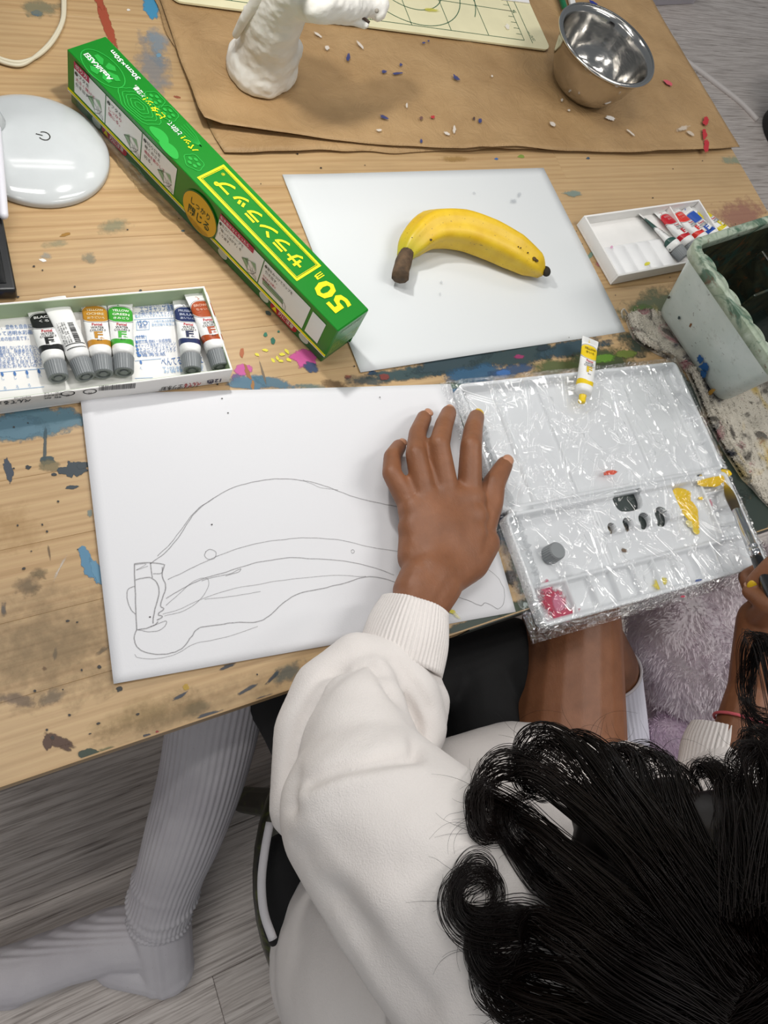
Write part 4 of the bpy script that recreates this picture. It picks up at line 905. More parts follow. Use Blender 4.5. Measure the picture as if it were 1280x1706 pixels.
# ------------------------------------------------------------------ left watercolour box
WCARD = mat('white_box_card', 'e8e6e3', .6, var=.03, vscale=50)
GINS = mat('sage_green_card', 'a9bb98', .6)
BLUEP = mat('blue_print', '3f6fae', .6)
def tray(name, label, corners, hgt, th=.0013, inner=None):
    """open card tray; corners fl, fr, br, bl at table level"""
    fl, fr, br, bl = [np.asarray(c)[:2] for c in corners]; ax = nrm(np.append(fr-fl+br-bl, 0))[:2]; ay = np.array([-ax[1], ax[0]])
    c = (fl+fr+br+bl)/4; w_ = (np.dot(fr-fl, ax)+np.dot(br-bl, ax))/2; d_ = (np.dot(bl-fl, ay)+np.dot(br-fr, ay))/2
    M = Matrix([[ax[0], ay[0], 0, c[0]], [ax[1], ay[1], 0, c[1]], [0, 0, 1, T+.0006], [0, 0, 0, 1]])
    o = thing(name, label, 'paint box', (c[0], c[1], T))
    base = MB().bbox((-w_/2, -d_/2, 0), (w_/2, d_/2, th), .0003, M, 1).build('base', WCARD, o, smooth=False)
    walls = {}
    for nm, lo, hi in (('front', (-w_/2, -d_/2, th), (w_/2, -d_/2+th, hgt)), ('back', (-w_/2, d_/2-th, th), (w_/2, d_/2, hgt)), ('left', (-w_/2, -d_/2+th, th), (-w_/2+th, d_/2-th, hgt)), ('right', (w_/2-th, -d_/2+th, th), (w_/2, d_/2-th, hgt))):
        walls[nm] = MB().bbox(lo, hi, .0003, M, 1).build('wall', WCARD, o, smooth=False)
        if inner:
            k = .0003; l2, h2 = list(lo), list(hi)
            if nm in ('front', 'back'): s = 1 if nm == 'front' else -1; l2[1], h2[1] = (hi[1], hi[1]+k) if s > 0 else (lo[1]-k, lo[1])
            else: l2[0], h2[0] = (hi[0], hi[0]+k) if nm == 'left' else (lo[0]-k, lo[0])
            h2[2] -= .0004; MB().box(l2, h2, M).build('wall_lining', inner, walls[nm], smooth=False)
    return o, M, w_, d_, base, walls
zb = T+.019
fr_t = u(388, 616, zb); br_t = u(349, 476, zb); fl_t = u(0, 668, zb)
axb = nrm((fr_t-fl_t)*[1, 1, 0]); dpt = float(np.dot(br_t-fr_t, np.array([-axb[1], axb[0], 0]))); ayb = np.array([-axb[1], axb[0], 0])
fr_t[2] = T
box1, MX1, bw1, bd1, base1, walls1 = tray('watercolour_box', 'open white watercolour box with green lining and blue print holding six tubes', (fr_t-axb*.235, fr_t, fr_t+ayb*dpt, fr_t-axb*.235+ayb*dpt), .0185, .0014, GINS)
def b1(px, py, dz=.0026):      # pixel -> point just over the box floor
    P = u(px, py, T+dz); return P
def bt(s, q0, q1, h, m_=BLUEP, bold=0.): text(('blue_lettering', m_, base1), s, b1(*q0), b1(*q1), h, up3, None, bold)
def X4(x, y): return x*.3125, 460+y*.3125
LIGHTB = mat('pale_blue_print', '7fa6cf', .6)
bt('水彩絵の具エフ', X4(-260, 235), X4(170, 205), .0125, BLUEP, .03)
for s, a, b, h in (('透明色から不透明色まで、混色も自由にで', (-270, 300), (195, 275), .0042), ('きるので、薄めて使って透明水彩画の', (-270, 330), (200, 308), .0042), ('ような表現もできるこどものための絵の具です。', (-290, 362), (155, 340), .0042), ('直射日光のあたる所では使用しないでください。', (-240, 405), (200, 385), .0036), ('小さなお子様が使用する場合は、保護者のもとで', (-240, 424), (215, 404), .0036), ('高温多湿の場所には放置しないでください。', (-240, 443), (215, 423), .0036), ('飲んだり口に入れないよう注意してください。', (-240, 464), (220, 444), .0036), ('使用後はチューブの口元をよく拭きしめて', (-240, 483), (225, 463), .0036), ('衣服についた時は完全におちないので', (-240, 500), (225, 483), .0036),
                   ('世界の子どもたちにワクチンを', (720, 168), (935, 160), .0036), ('エコキャップ運動', (750, 192), (935, 182), .0058), ('この絵の具のキャップは、', (722, 210), (935, 200), .0036), ('集めてペットボトルキャップと', (722, 224), (935, 214), .0032), ('ISO', (738, 262), (790, 260), .0048), ('適合', (742, 279), (785, 277), .0036), ('この絵の具は品質規格', (810, 250), (945, 243), .003), ('適合試験を実施した', (810, 268), (945, 262), .003),
                   ('材質', (730, 336), (775, 333), .0040), ('●絵の具:顔料・合成樹脂', (725, 362), (915, 350), .0036), ('●キャップ:再生ポリプロピレン', (725, 382), (940, 366), .0036), ('●チューブ:ポリエチレン', (728, 400), (940, 386), .0036), ('●中仕切:ハイインパクト', (730, 418), (940, 403), .0036), ('●箱:再生紙', (733, 432), (885, 424), .0036), ('ぺんてる株式会社', (865, 480), (1085, 462), .0085), ('〒102-8536 東京都', (868, 500), (1085, 488), .0034), ('お客様相談室', (875, 518), (1085, 505), .0034), ('●', (748, 470), (760, 469), .0040), ('く', (750, 500), (760, 498), .003), ('●', (8, 535), (22, 533), .0040), ('●', (75, 532), (89, 530), .0040), ('●', (140, 526), (154, 524), .0040), ('●', (204, 520), (218, 518), .0040), ('し', (12, 555), (24, 553), .003), ('し', (78, 550), (90, 549), .003), ('茶', (143, 545), (158, 543), .003), ('ハ', (206, 540), (222, 538), .003), ('ろ', (22, 608), (36, 606), .003), ('ろ', (88, 600), (102, 598), .003), ('ろ', (152, 592), (166, 590), .003)):
    bt(s, X4(*a), X4(*b), h*.9, BLUEP if h > .005 else LIGHTB if h < .0035 else BLUEP)
ln = MB()
for a, b in (((-200, 530), (235, 492)), ((-200, 630), (235, 590)), ((720, 452), (860, 440)), ((720, 545), (815, 541)), ((728, 245), (795, 242)), ((728, 288), (795, 284)), ((728, 245), (730, 288)), ((795, 242), (796, 284)), ((715, 232), (940, 222)), ((722, 322), (780, 319)), ((722, 344), (780, 341)), ((780, 319), (781, 341)), ((722, 322), (722, 344))):
    ln.ribbon([b1(*X4(*a), .0024), (b1(*X4(*a), .0024)+b1(*X4(*b), .0024))/2, b1(*X4(*b), .0024)], .0004)
ln.build('blue_rules', LIGHTB, base1, smooth=False)
# print on the outer front wall (upside down as the tray is turned round)
fw1 = walls1['front']; PF = np.array([*(np.array(MX1 @ Vector((0, -bd1/2-.0003, 0))))]); nF = np.array(MX1.to_3x3() @ Vector((0, -1, 0)))
def f1(px, py): return uplane(px, py, PF, nF)
def ftx(s, q0, q1, h, m_, bold=0.): text(('lettering', m_, fw1), s, f1(*X4(*q0)), f1(*X4(*q1)), h, nF, None, bold)
RDP = mat('ink_b5202e', 'b5202e', .5); BKP = mat('ink_222222', '222222', .5)
ftx('12色', (1182, 545), (1105, 556), .0065, mat('navy_print', '2b2f55', .5), .02); ftx('ぺんてる', (1075, 562), (985, 575), .0060, RDP, .02); ftx('エフ水彩', (978, 576), (860, 592), .0052, BKP, .01); ftx('えのぐ12色12本入り', (1060, 583), (850, 604), .0028, BKP)
ftx('ぺんてる', (165, 652), (20, 668), .0048, BKP, .02); ftx('東京都中央区日本橋', (165, 636), (75, 645), .0026, BKP); ftx('エフ水彩絵の具', (10, 668), (-120, 682), .0045, BKP, .02)
for k in range(3): ftx(('中国にて生産', '品質管理済', '箱 紙')[k], (330, 614+k*13), (235, 622+k*13), .0024, BKP)
bc = MB(); rr = random.Random(2); s = 0.
bA_, bB_ = f1(*X4(527, 612)), f1(*X4(722, 598)); hB = .0075
while s < 1:
    w_ = rr.choice([.008, .012, .02]); d = bB_-bA_; bc.add([bA_+d*s, bA_+d*(s+w_), bA_+d*(s+w_)+[0, 0, hB], bA_+d*s+[0, 0, hB]], [(0, 1, 2, 3)]); s += w_+rr.choice([.008, .014])
bc.build('barcode', BKP, fw1, smooth=False)
ic = MB()
for cx in (362, 480):
    c = f1(*X4(cx, 616 if cx == 480 else 626)); xx = nrm(bB_-bA_); ic.ribbon([c+xx*.0045*math.cos(t)+np.array([0, 0, .0032*math.sin(t)]) for t in np.linspace(0, 6.283, 20)], .0008, nF)
ic.build('recycling_mark', BKP, fw1, smooth=False)
ftx('紙', (372, 630), (352, 632), .003, BKP); ftx('PS', (488, 618), (472, 620), .003, BKP)
zt1 = T+.0030; G1 = 'tubes in the left watercolour box'
make_tube('black watercolour tube at the left end of the row in the green-lined box', (98, 640), (66, 512), zt1, '1c1c1e', ('BLACK', 'くろ'), 'c9c9c7', '1a1a1a', group=G1)
make_tube('white tube lying back side up with barcode, beside the black tube', (143, 637), (92, 498), zt1, back=True, group=G1, z_tail=T+.006, bent=-.002)
make_tube('yellow ochre watercolour tube between the barcode tube and the green tube', (172, 633), (154, 499), zt1, 'b98329', ('YELLOW', 'OCHRE', 'おうどいろ'), 'd9c9a0', 'b98329', group=G1)
make_tube('yellow-green watercolour tube lying in the middle of the green-lined box', (206, 630), (199, 501), zt1, '3f9f35', ('YELLOW', 'GREEN', 'きみどり'), 'e3efd9', '4fae43', group=G1)
make_tube('navy blue watercolour tube lying left of the brown one', (318, 627), (307, 502), zt1, '27335c', ('PRUSSIAN', 'BLUE', 'あいいろ'), 'aab0c4', '20284a', group=G1)
make_tube('brown watercolour tube leaning at the right end of the green-lined box', (364, 619), (329, 490), zt1, 'a3481f', ('BROWN', 'ちゃいろ'), 'd9a58c', 'a3481f', group=G1, z_tail=T+.010, bent=-.002)

# ------------------------------------------------------------------ right watercolour box
zb = T+.0145
c4 = [u(1030, 461, zb), u(1212, 425, zb), u(1165, 333, zb), u(973, 360, zb)]
c4[1] = c4[0]+(c4[2]-c4[3])
box2, MX2, bw2, bd2, base2, walls2 = tray('watercolour_box', 'small white watercolour box beside the bucket with corrugated insert and five tubes', c4, .0148, .0022)
def L2(a, b, z=0.): return np.array(MX2 @ Vector((-bw2/2+a*bw2, -bd2/2+b*bd2, z)))
V = []; nI = 60; m0, m1 = .03, .56
for i in range(nI+1):
    a = m0+(m1-m0)*i/nI; h = .0025+.0022*abs(math.sin(i/nI*math.pi*5))
    for b, k in ((.04, 1), (.50, 1), (.56, 0)): V.append(L2(a, b, .0018+(h if k else .0006)))
MI = mat('white_plastic_insert', 'efefef', .3, coat=.3)
ins = mesh('corrugated_insert', V, [(i*3+j, (i+1)*3+j, (i+1)*3+j+1, i*3+j+1) for i in range(nI) for j in range(2)], MI, box2)
dv = L2(.70, .5); MB().bbox((-bw2/2+.725*bw2, -bd2/2+.55*bd2, .002), (-bw2/2+.735*bw2, bd2/2-.002, .0125), .0003, MX2, 1).build('partition', WCARD, box2, smooth=False)
S(1078, 440, 6, 3, -10, 'd9d23a', .95, .2, 'paint_spot', ins, T+.0068); S(1019, 412, 3, 3, 0, 'd08ab0', .8, .3, 'paint_spot', ins, T+.0068)
G2 = 'tubes in the right watercolour box'; zt2 = T+.0032
make_tube('dark green tube squeezed thin lying left of the red tubes', (1130, 438), (1062, 358), zt2, '1f4a42', (), '', '1f4a42', group=G2, wd=.0062, squeeze=.6, roll=.5)
make_tube('crimson red tube next to the dark green tube in the small box', (1152, 430), (1094, 352), zt2, 'c01626', ('RED', 'あか'), 'd98a90', 'c01626', group=G2)
make_tube('vermilion red tube lying beside the crimson tube near the partition', (1176, 424), (1117, 349), zt2, 'd8362c', ('RED', 'しゅいろ'), 'e39a90', 'd8362c', group=G2)
make_tube('blue tube turned on its side between the vermilion and yellow tubes', (1196, 416), (1140, 349), zt2, '2450a8', (), '', '2450a8', group=G2, wd=.0060, squeeze=.7, roll=-.4)
make_tube('yellow tube at the far right of the small white watercolour box', (1214, 412), (1154, 346), zt2, 'd9c81f', ('YEL', 'LOW'), '4a4a10', 'd9c81f', group=G2)

# ------------------------------------------------------------------ brush-washing bucket
def bucket_mat():
    t = NT('cloudy_white_plastic'); v = t.coords('Position'); f = t.noise(v, 30, 5); g = t.noise(v, 260, 3); h = t.noise(v, 90, 4, .7)
    c = t.ramp(f, [(.3, lin('c0cbc6')), (.7, lin('d3dad6'))])
    c = t.mix(t.math('MULTIPLY', t.math('GREATER_THAN', g, .70), .75), c, lin('4a4238'))
    c = t.mix(t.math('MULTIPLY', t.math('SUBTRACT', h, .58, clamp=True), 3., clamp=True), c, lin('8d9086'))
    t.l(c, t.b.inputs['Base Color']); t.set(Roughness=.3); t.b.inputs['Subsurface Weight'].default_value = .15; t.b.inputs['Subsurface Radius'].default_value = (.004, .004, .004); return t.m
def dirty_mat(name, a, b, c2, c3):
    t = NT(name); v = t.coords('Position'); f = t.noise(v, 45, 5, .6, 1.); g = t.noise(v, 26, 4, .6, 2.); h = t.noise(v, 70, 4, .6, 1.)
    c = t.ramp(f, [(.35, lin(a)), (.65, lin(b))]); c = t.mix(t.math('MULTIPLY', t.math('SUBTRACT', g, .52, clamp=True), 9., clamp=True), c, lin(c2)); c = t.mix(t.math('MULTIPLY', t.math('SUBTRACT', h, .6, clamp=True), 9., clamp=True), c, lin(c3))
    t.l(c, t.b.inputs['Base Color']); t.set(Roughness=.35); t.bump(f, .3, .002); return t.m
BKM = bucket_mat(); INM = dirty_mat('paint_caked_inside', '1d211b', '3a3a28', '23362f', '53371f'); RIM = dirty_mat('paint_smeared_rim', 'b4bfae', '8c9a83', '4f6a57', '6a5340')
zbk = T+.006; HB = .105
p0 = u(1089, 516, zbk); p1 = u(1196, 676, zbk)                  # lower front edge of the long side facing the palette
bxA = nrm((p0-p1)*[1, 1, 0]); bxB = np.array([bxA[1], -bxA[0], 0])   # along the long side (away), and to the right
t0, t1 = u(1163, 402, zbk+HB), u(1300, 625, zbk+HB)
Lb = float(np.linalg.norm((p0-p1)[:2])); 
out0 = float(np.dot(t0-p0, bxA)); side0 = float(np.dot(t0-p0, bxB)); out1 = float(np.dot(t1-p1, bxA)); side1 = float(np.dot(t1-p1, bxB))
bkt = thing('water_bucket', 'cloudy white rectangular brush-washing bucket with paint-smeared rim standing on the rag', 'bucket', p1)
def rr_(cx, x0, x1, y0, y1, r, z, k=5):
    P = []
    for (X, Y), a0 in (((x1-r, y1-r), 0), ((x0+r, y1-r), 90), ((x0+r, y0+r), 180), ((x1-r, y0+r), 270)):
        for j in range(k+1):
            a = math.radians(a0+90*j/k); x, y = X+r*math.cos(a), Y+r*math.sin(a); P.append(p1*[1, 1, 0]+bxA*y+bxB*x+np.array([0, 0, z]))
    return P
WB = .115
secs = []; oy0, oy1 = out1, out0
def sec(f, inset, z, r): 
    return rr_(0, min(0, side0)*0+ (side0*.5+side1*.5)*f+inset, WB+(.012)*f-inset, oy0*f+inset, Lb+oy1*f-inset, r, z)
outer = [sec(0, .006, zbk, .010), sec(0, .0015, zbk+.003, .013), sec(.02, 0, zbk+.009, .014), sec(.9, 0, zbk+HB-.014, .012)]
rimv = [sec(.9, 0, zbk+HB-.014, .012), sec(.92, -.0035, zbk+HB-.014, .014), sec(1, -.004, zbk+HB-.001, .014), sec(1, -.003, zbk+HB, .014), sec(1, .0035, zbk+HB, .010), sec(1, .0042, zbk+HB-.002, .010), sec(.97, .003, zbk+HB-.012, .010)]
inner = [sec(.97, .003, zbk+HB-.012, .010), sec(.1, .003, zbk+.012, .010), sec(.05, .01, zbk+.004, .010)]
def loft(rings, m_, name, par, cap0=False, cap1=False):
    n = len(rings[0]); V = [p for r in rings for p in r]; Fs = [(i*n+k, i*n+(k+1) % n, (i+1)*n+(k+1) % n, (i+1)*n+k) for i in range(len(rings)-1) for k in range(n)]
    if cap0: Fs.append(tuple(range(n-1, -1, -1)))
    if cap1: Fs.append(tuple(range((len(rings)-1)*n, len(rings)*n)))
    return mesh(name, V, Fs, m_, par)
shell = loft(outer, BKM, 'outer_shell', bkt, True); 
nR = len(rimv[0])
rim = loft(rimv, RIM, 'rim', bkt); loft(inner, INM, 'inner_wall', bkt, False, True)
# scalloped brush rest inside the long rim, partitions
V = []; ns = 90
for i in range(ns+1):
    s = i/ns; y = .014+(Lb+oy1-oy0-.028)*s+oy0; sc_ = .002+.0035*abs(math.sin(s*math.pi*6))**.8
    for dx_, dz_ in ((.0035, 0), (sc_+.0035, -.0006), (sc_+.0035, -.0035), (.0035, -.004)): V.append(p1*[1, 1, 0]+bxA*y+bxB*((side0+side1)/2+dx_)+np.array([0, 0, zbk+HB+dz_]))
mesh('scalloped_brush_rest', V, [(i*4+j, (i+1)*4+j, (i+1)*4+(j+1) % 4, i*4+(j+1) % 4) for i in range(ns) for j in range(4)], RIM, bkt, smooth=False)
Mp = Matrix([[bxB[0], bxA[0], 0, p1[0]], [bxB[1], bxA[1], 0, p1[1]], [0, 0, 1, 0], [0, 0, 0, 1]])
sm_ = (side0+side1)/2
MB().bbox((.010, Lb*.55, zbk+.008), (WB+.004, Lb*.55+.0025, zbk+HB-.012), .0006, Mp, 1).build('partition', INM, bkt, smooth=False)
MB().bbox((.062, Lb*.56, zbk+.008), (.0645, Lb-.014, zbk+HB-.012), .0006, Mp, 1).build('partition', INM, bkt, smooth=False)
MB().bbox((.014, .018, zbk+.03), (WB-.008, Lb-.016, zbk+.034), .001, Mp, 1).build('murky_water', mat('murky_paint_water', '17201c', .08), bkt, smooth=False)
nB = np.cross(t0-p0, p0-p1); nB = nrm(nB); nB = nB if nB[0] < 0 else -nB
def bs(px, py, rx, ry, ang, col, op=1., soft=.2):
    c = uplane(px, py, p0, nB); a = math.radians(ang)
    ex = uplane(px+rx*math.cos(a), py+rx*math.sin(a), p0, nB)-c; ey = uplane(px-ry*math.sin(a), py+ry*math.cos(a), p0, nB)-c
    _sz[0] += 1; V, Fs, E = blob(c, ex, ey, _sz[0]*1.37, nvec=nB, lift=.0011, wob=.5); o = mesh('paint_mark', V, Fs, stain_mat(col, op, soft, False), shell); o.data.attributes.new('e', 'FLOAT', 'POINT').data.foreach_set('value', E)
bs(1168, 598, 7, 6, 0, '1c5590'); bs(1175, 610, 8, 8, 0, '1c5590'); bs(1174, 622, 6, 8, 0, '1c5590'); bs(1188, 651, 10, 4, -40, 'c59436', .9, .3); bs(1162, 522, 3, 4, 0, '23486f'); bs(1155, 522, 2, 3, 0, '23486f'); bs(1133, 529, 3, 3, 0, '2c4046'); bs(1152, 541, 2, 4, 20, '7c5230'); bs(1266, 627, 7, 4, -30, '6b4422'); bs(1161, 452, 5, 4, -40, '7fa256', .8, .4); bs(1116, 495, 3, 3, 0, '41443c'); bs(1210, 555, 3, 2, 0, '55452f'); bs(1095, 515, 12, 6, 60, 'b6ab6c', .5, .6)

# ------------------------------------------------------------------ rag
def rag_mat():
    t = NT('stained_terry_cloth'); v = t.coords('Position'); f = t.noise(v, 22, 5, .6); g = t.noise(v, 17, 4, .6, 1.5); h = t.noise(t.coords('Position', (1, 1, 1)), 31, 4, .6, 1.); k = t.noise(v, 900, 2)
    c = t.ramp(f, [(.38, lin('bdb6a8')), (.6, lin('ddd5c6'))])
    for fac, th, col in ((g, .54, '4a4c54'), (h, .585, '9a3f58'), (t.noise(v, 19, 3, .5, .5), .60, 'c9a92c'), (t.noise(v, 33, 3, .5, 2.), .565, '6a655d')): c = t.mix(t.math('MULTIPLY', t.math('SUBTRACT', fac, th, clamp=True), 9., clamp=True), c, lin(col))
    t.l(c, t.b.inputs['Base Color']); t.set(Roughness=.95); t.bump(k, .9, .0025); return t.m
rag = thing('cleaning_rag', 'paint-stained terry rag crumpled under the bucket and beside the palette', 'rag', u(1180, 700))
RP = [[(1040, 528), (1092, 520), (1180, 560), (1290, 600)], [(1056, 566), (1110, 585), (1190, 640), (1300, 660)], [(1092, 590), (1140, 620), (1210, 700), (1310, 720)], [(1135, 612), (1170, 650), (1230, 740), (1330, 770)], [(1158, 655), (1186, 690), (1240, 770), (1340, 810)], [(1176, 700), (1210, 735), (1255, 805), (1350, 850)], [(1205, 752), (1225, 775), (1265, 830), (1360, 900)], [(1236, 800), (1252, 815), (1282, 848), (1370, 930)]]
nu, nvv = 70, 90; G = np.array([[u(x, y)[:2] for x, y in r] for r in RP])
rows = np.array([spline(np.c_[r, np.zeros(4)], 10)[:, :2] for r in G]); 
grid = np.array([spline(np.c_[rows[:, j], np.zeros(len(rows))], 12)[:, :2] for j in range(rows.shape[1])])
na, nb = grid.shape[:2]; V = []
for a in range(na):
    for b in range(nb):
        x, y = grid[a, b]; s = a/(na-1); hgt = .0034+.0085*math.exp(-((s-.075)/.065)**2)*(.5+.5*min(1, b/nb*3))+.0012*nz(x*45, y*45)+.0006*nz(x*300, y*300)
        if s > .25: hgt = min(hgt, .0052)+.002*max(0, nz(x*35, y*35, 3))*(b/nb > .75)
        V.append((x, y, T+max(.001, hgt)))
n0 = len(V); V += [(x, y, T+.0004) for x, y, z in V]
Fs = [(a*nb+b, (a+1)*nb+b, (a+1)*nb+b+1, a*nb+b+1) for a in range(na-1) for b in range(nb-1)]
rg_ = [a*nb for a in range(na)]+[(na-1)*nb+b for b in range(1, nb)]+[a*nb+nb-1 for a in range(na-2, -1, -1)]+[b for b in range(nb-2, 0, -1)]
Fs += [(rg_[k], rg_[(k+1) % len(rg_)], n0+rg_[(k+1) % len(rg_)], n0+rg_[k]) for k in range(len(rg_))]
RAGM = rag_mat(); mesh('cloth', V, Fs, RAGM, rag)
pile = MB()
for i in range(9000):
    a = rng.random()**1.6*(na-1); b = rng.random()*(nb-1); ia, ib = int(a), int(b); p = np.array(V[ia*nb+ib])+np.array([rng.uniform(-.0014, .0014), rng.uniform(-.0014, .0014), 0])
    d = np.array([rng.uniform(-1, 1), rng.uniform(-1, 1), .9])*.0016; sd = np.array([-d[1], d[0], 0])*.35
    pile.add([p-sd, p+sd, p+d], [(0, 1, 2)])
setp(pile.build('terry_pile', RAGM, rag, smooth=False), kind='stuff')
loopP = [u(1038, 530, T+.004), u(1036, 520, T+.010), u(1040, 515, T+.012), u(1045, 522, T+.006)]
MB().tube(spline(loopP, 5), .0009, 6).build('frayed_thread', RAGM, rag)

# ------------------------------------------------------------------ palette
PZ = T+.0135
c_fl, c_fr, c_bl, c_br = u(903, 1043, PZ), u(1277, 943, PZ), u(768, 641, PZ), u(1131, 600, PZ)
pax = nrm((c_fr-c_fl+c_br-c_bl)*[1, 1, 0]); pay = np.array([-pax[1], pax[0], 0])
pW = float(np.dot((c_fr-c_fl+c_br-c_bl)/2, pax)); pD = float(np.dot((c_bl-c_fl+c_br-c_fr)/2, pay)); pc_ = (c_fl+c_fr+c_bl+c_br)/4
pO = pc_-pax*pW/2-pay*pD/2; pO[2] = T+.0012
def pab(px, py, z=.004):
    P = u(px, py, T+z)-pO; return float(np.dot(P, pax)), float(np.dot(P, pay))
def pP(a, b, z): return pO+pax*a+pay*b+np.array([0, 0, z])
hinge = np.mean([pab(838, 845, .012)[1], pab(1205, 792, .012)[1]])
PALM = mat('white_palette_plastic', 'e3e5e7', .28, coat=.25)
def sstep(x, e0, e1): 
    t = min(1, max(0, (x-e0)/(e1-e0))); return t*t*(3-2*t)
palette = thing('paint_palette', 'open white folding paint palette overhanging the table edge, covered in cling film', 'palette', pc_*[1, 1, 0]+[0, 0, T])
def half(name, b0, b1, hf, holes=(), res=.0011, rad=.006):
    na = int(pW/res); nb = int((b1-b0)/res); V = []; ok = []
    for j in range(nb+1):
        b = b0+(b1-b0)*j/nb
        for i in range(na+1):
            a = pW*i/na; ca, cb = a, b
            # round the outer corners
            for A_, B_ in ((0, b0), (pW, b0), (0, b1), (pW, b1)):
                dx = a-(A_+rad*(1 if A_ == 0 else -1)); dy = b-(B_+rad*(1 if B_ == b0 else -1))
                if (dx < 0) == (A_ == 0) and (dy < 0) == (B_ == b0) and dx*dy != 0:
                    d = math.hypot(dx, dy); m_ = max(abs(dx), abs(dy))
                    if d > 1e-9: ca, cb = A_+rad*(1 if A_ == 0 else -1)+dx*m_/d, B_+rad*(1 if B_ == b0 else -1)+dy*m_/d
            ins_ = True
            for ha, hb, ra, rb, pw_ in holes:
                q = (abs((ca-ha)/ra)**pw_+abs((cb-hb)/rb)**pw_)**(1/pw_)
                if q < 1: ins_ = False
                if .8 < q < 1.2 and q > 0:
                    f = 1/q
                    if abs(q-1) < res/min(ra, rb)*.75: ca, cb = ha+(ca-ha)*f, hb+(cb-hb)*f; ins_ = True
            V.append(pP(ca, cb, hf(a, b))); ok.append(ins_)
    W = na+1; Fs = []
    for j in range(nb):
        for i in range(na):
            q = (j*W+i, j*W+i+1, (j+1)*W+i+1, (j+1)*W+i)
            if all(ok[k] for k in q): Fs.append(q)
    # skirt down to the underside
    ring = list(range(na))+[j*W+na for j in range(nb)]+[nb*W+i for i in range(na, 0, -1)]+[j*W for j in range(nb, 0, -1)]
    base = len(V)
    for k in ring: v = V[k]; V.append(np.array([v[0], v[1], pO[2]]))
    R_ = len(ring); Fs += [(ring[k], base+k, base+(k+1) % R_, ring[(k+1) % R_]) for k in range(R_)]
    # hole walls
    cnt = {}
    for f in Fs:
        for k in range(4): e_ = tuple(sorted((f[k], f[(k+1) % 4]))); cnt[e_] = cnt.get(e_, 0)+1
    outer_ = set(ring); low = {}
    for (i0, i1), c_ in cnt.items():
        if c_ == 1 and i0 < base and i1 < base and not (i0 in outer_ and i1 in outer_):
            for k in (i0, i1):
                if k not in low: v = V[k]; low[k] = len(V); V.append(np.array([v[0], v[1], pO[2]+.0005]))
            Fs.append((i0, i1, low[i1], low[i0]))
    return mesh(name, V, Fs, PALM, palette)
def ridge(x, c, w_): return max(0., 1-sstep(abs(x-c), w_*.35, w_))
def rimh(a, b, b0, b1, w_=.0045): return max(ridge(a, .0012, w_), ridge(a, pW-.0012, w_), ridge(b, b0+.0012, w_), ridge(b, b1-.0012, w_))
dvl = [pab(x, y)[0] for x, y in ((838, 700), (915, 700), (1035, 670), (1112, 650))]
HR = .0118
def h_lid(a, b):
    h = .0028; h += (HR-.0028)*rimh(a, b, hinge+.0015, pD)
    for d in dvl: h = max(h, .0028+.0036*ridge(a, d, .0025)*(1 if d != dvl[2] else 1))
    if a > dvl[3]:
        for k in (.28, .5, .74): h = max(h, .0028+.004*ridge(b, hinge+(pD-hinge)*k, .0025))
    return h
wellb = pab(960, 985)[1]; wellb = .033
wa = [.038+i*(pW-.055-.038)/7 for i in range(8)]
mixa = pab(975, 830)[0]; ra_ = pab(1170, 830)[0]
hl = []
for px, py, rpx, rpy in ((1019, 880, 8, 8), (1046, 873, 10, 10), (1074, 867, 12, 12), (1103, 860, 14, 15)):
    a, b = pab(px, py, .008); hl.append((a, b, rpx*.68/1261*1.12, rpy*.68/1261*1.12, 2))
th_ = pab(1044, 831, .008); hl.append((th_[0], th_[1], .0165, .0125, 3.2))
pl0, pl1 = pab(988, 850)[0]+.0, pab(1120, 850)[0]+.006
def h_base(a, b):
    h = .0028; h += (HR-.0028)*rimh(a, b, 0, hinge-.0015)
    if b < wellb+.003:
        h = max(h, .0028+.0062*ridge(b, wellb, .003))
        for d in wa+[pW-.055]: h = max(h, .0028+.0062*ridge(a, d, .0024)*sstep(b, 0, .002))
    else:
        if a > ra_-.004:
            h = max(h, .0028+.0062*ridge(a, ra_, .0028))
            for k in (.2, .45, .72): h = max(h, .0028+.0050*ridge(b, wellb+(hinge-wellb)*k, .0025)) if a > ra_ else h
        if abs(a-mixa) < .004: h = max(h, .0028+.0025*ridge(a, mixa, .004))
        # raised plate with the brush and thumb holes
        pa = sstep(a, pl0-.004, pl0+.001)*(1-sstep(a, pl1-.001, pl1+.004))*sstep(b, th_[1]-.030, th_[1]-.026)*(1-sstep(b, th_[1]+.017, th_[1]+.021))
        h = max(h, .0028+.0050*pa)
        if pa > .5 and abs(b-th_[1]) < .011 and .018 < abs(a-th_[0]) < .030: h += .0005*math.sin(a*2500)
    return h
lidp = half('lid_half', hinge+.0015, pD, h_lid); basep = half('base_half', 0, hinge-.0015, h_base, hl)
for a in (.006, pW-.030): MB().tube([pP(a, hinge, .0075), pP(a+.012, hinge, .0075), pP(a+.024, hinge, .0075)], .0048, 14).build('hinge', PALM, palette)
MB().bbox((.03, hinge-.0035, .001), (pW-.033, hinge+.0035, .0075), .001, Matrix([[pax[0], pay[0], 0, pO[0]], [pax[1], pay[1], 0, pO[1]], [0, 0, 1, pO[2]], [0, 0, 0, 1]]), 2).build('hinge_bar', PALM, palette, smooth=False)
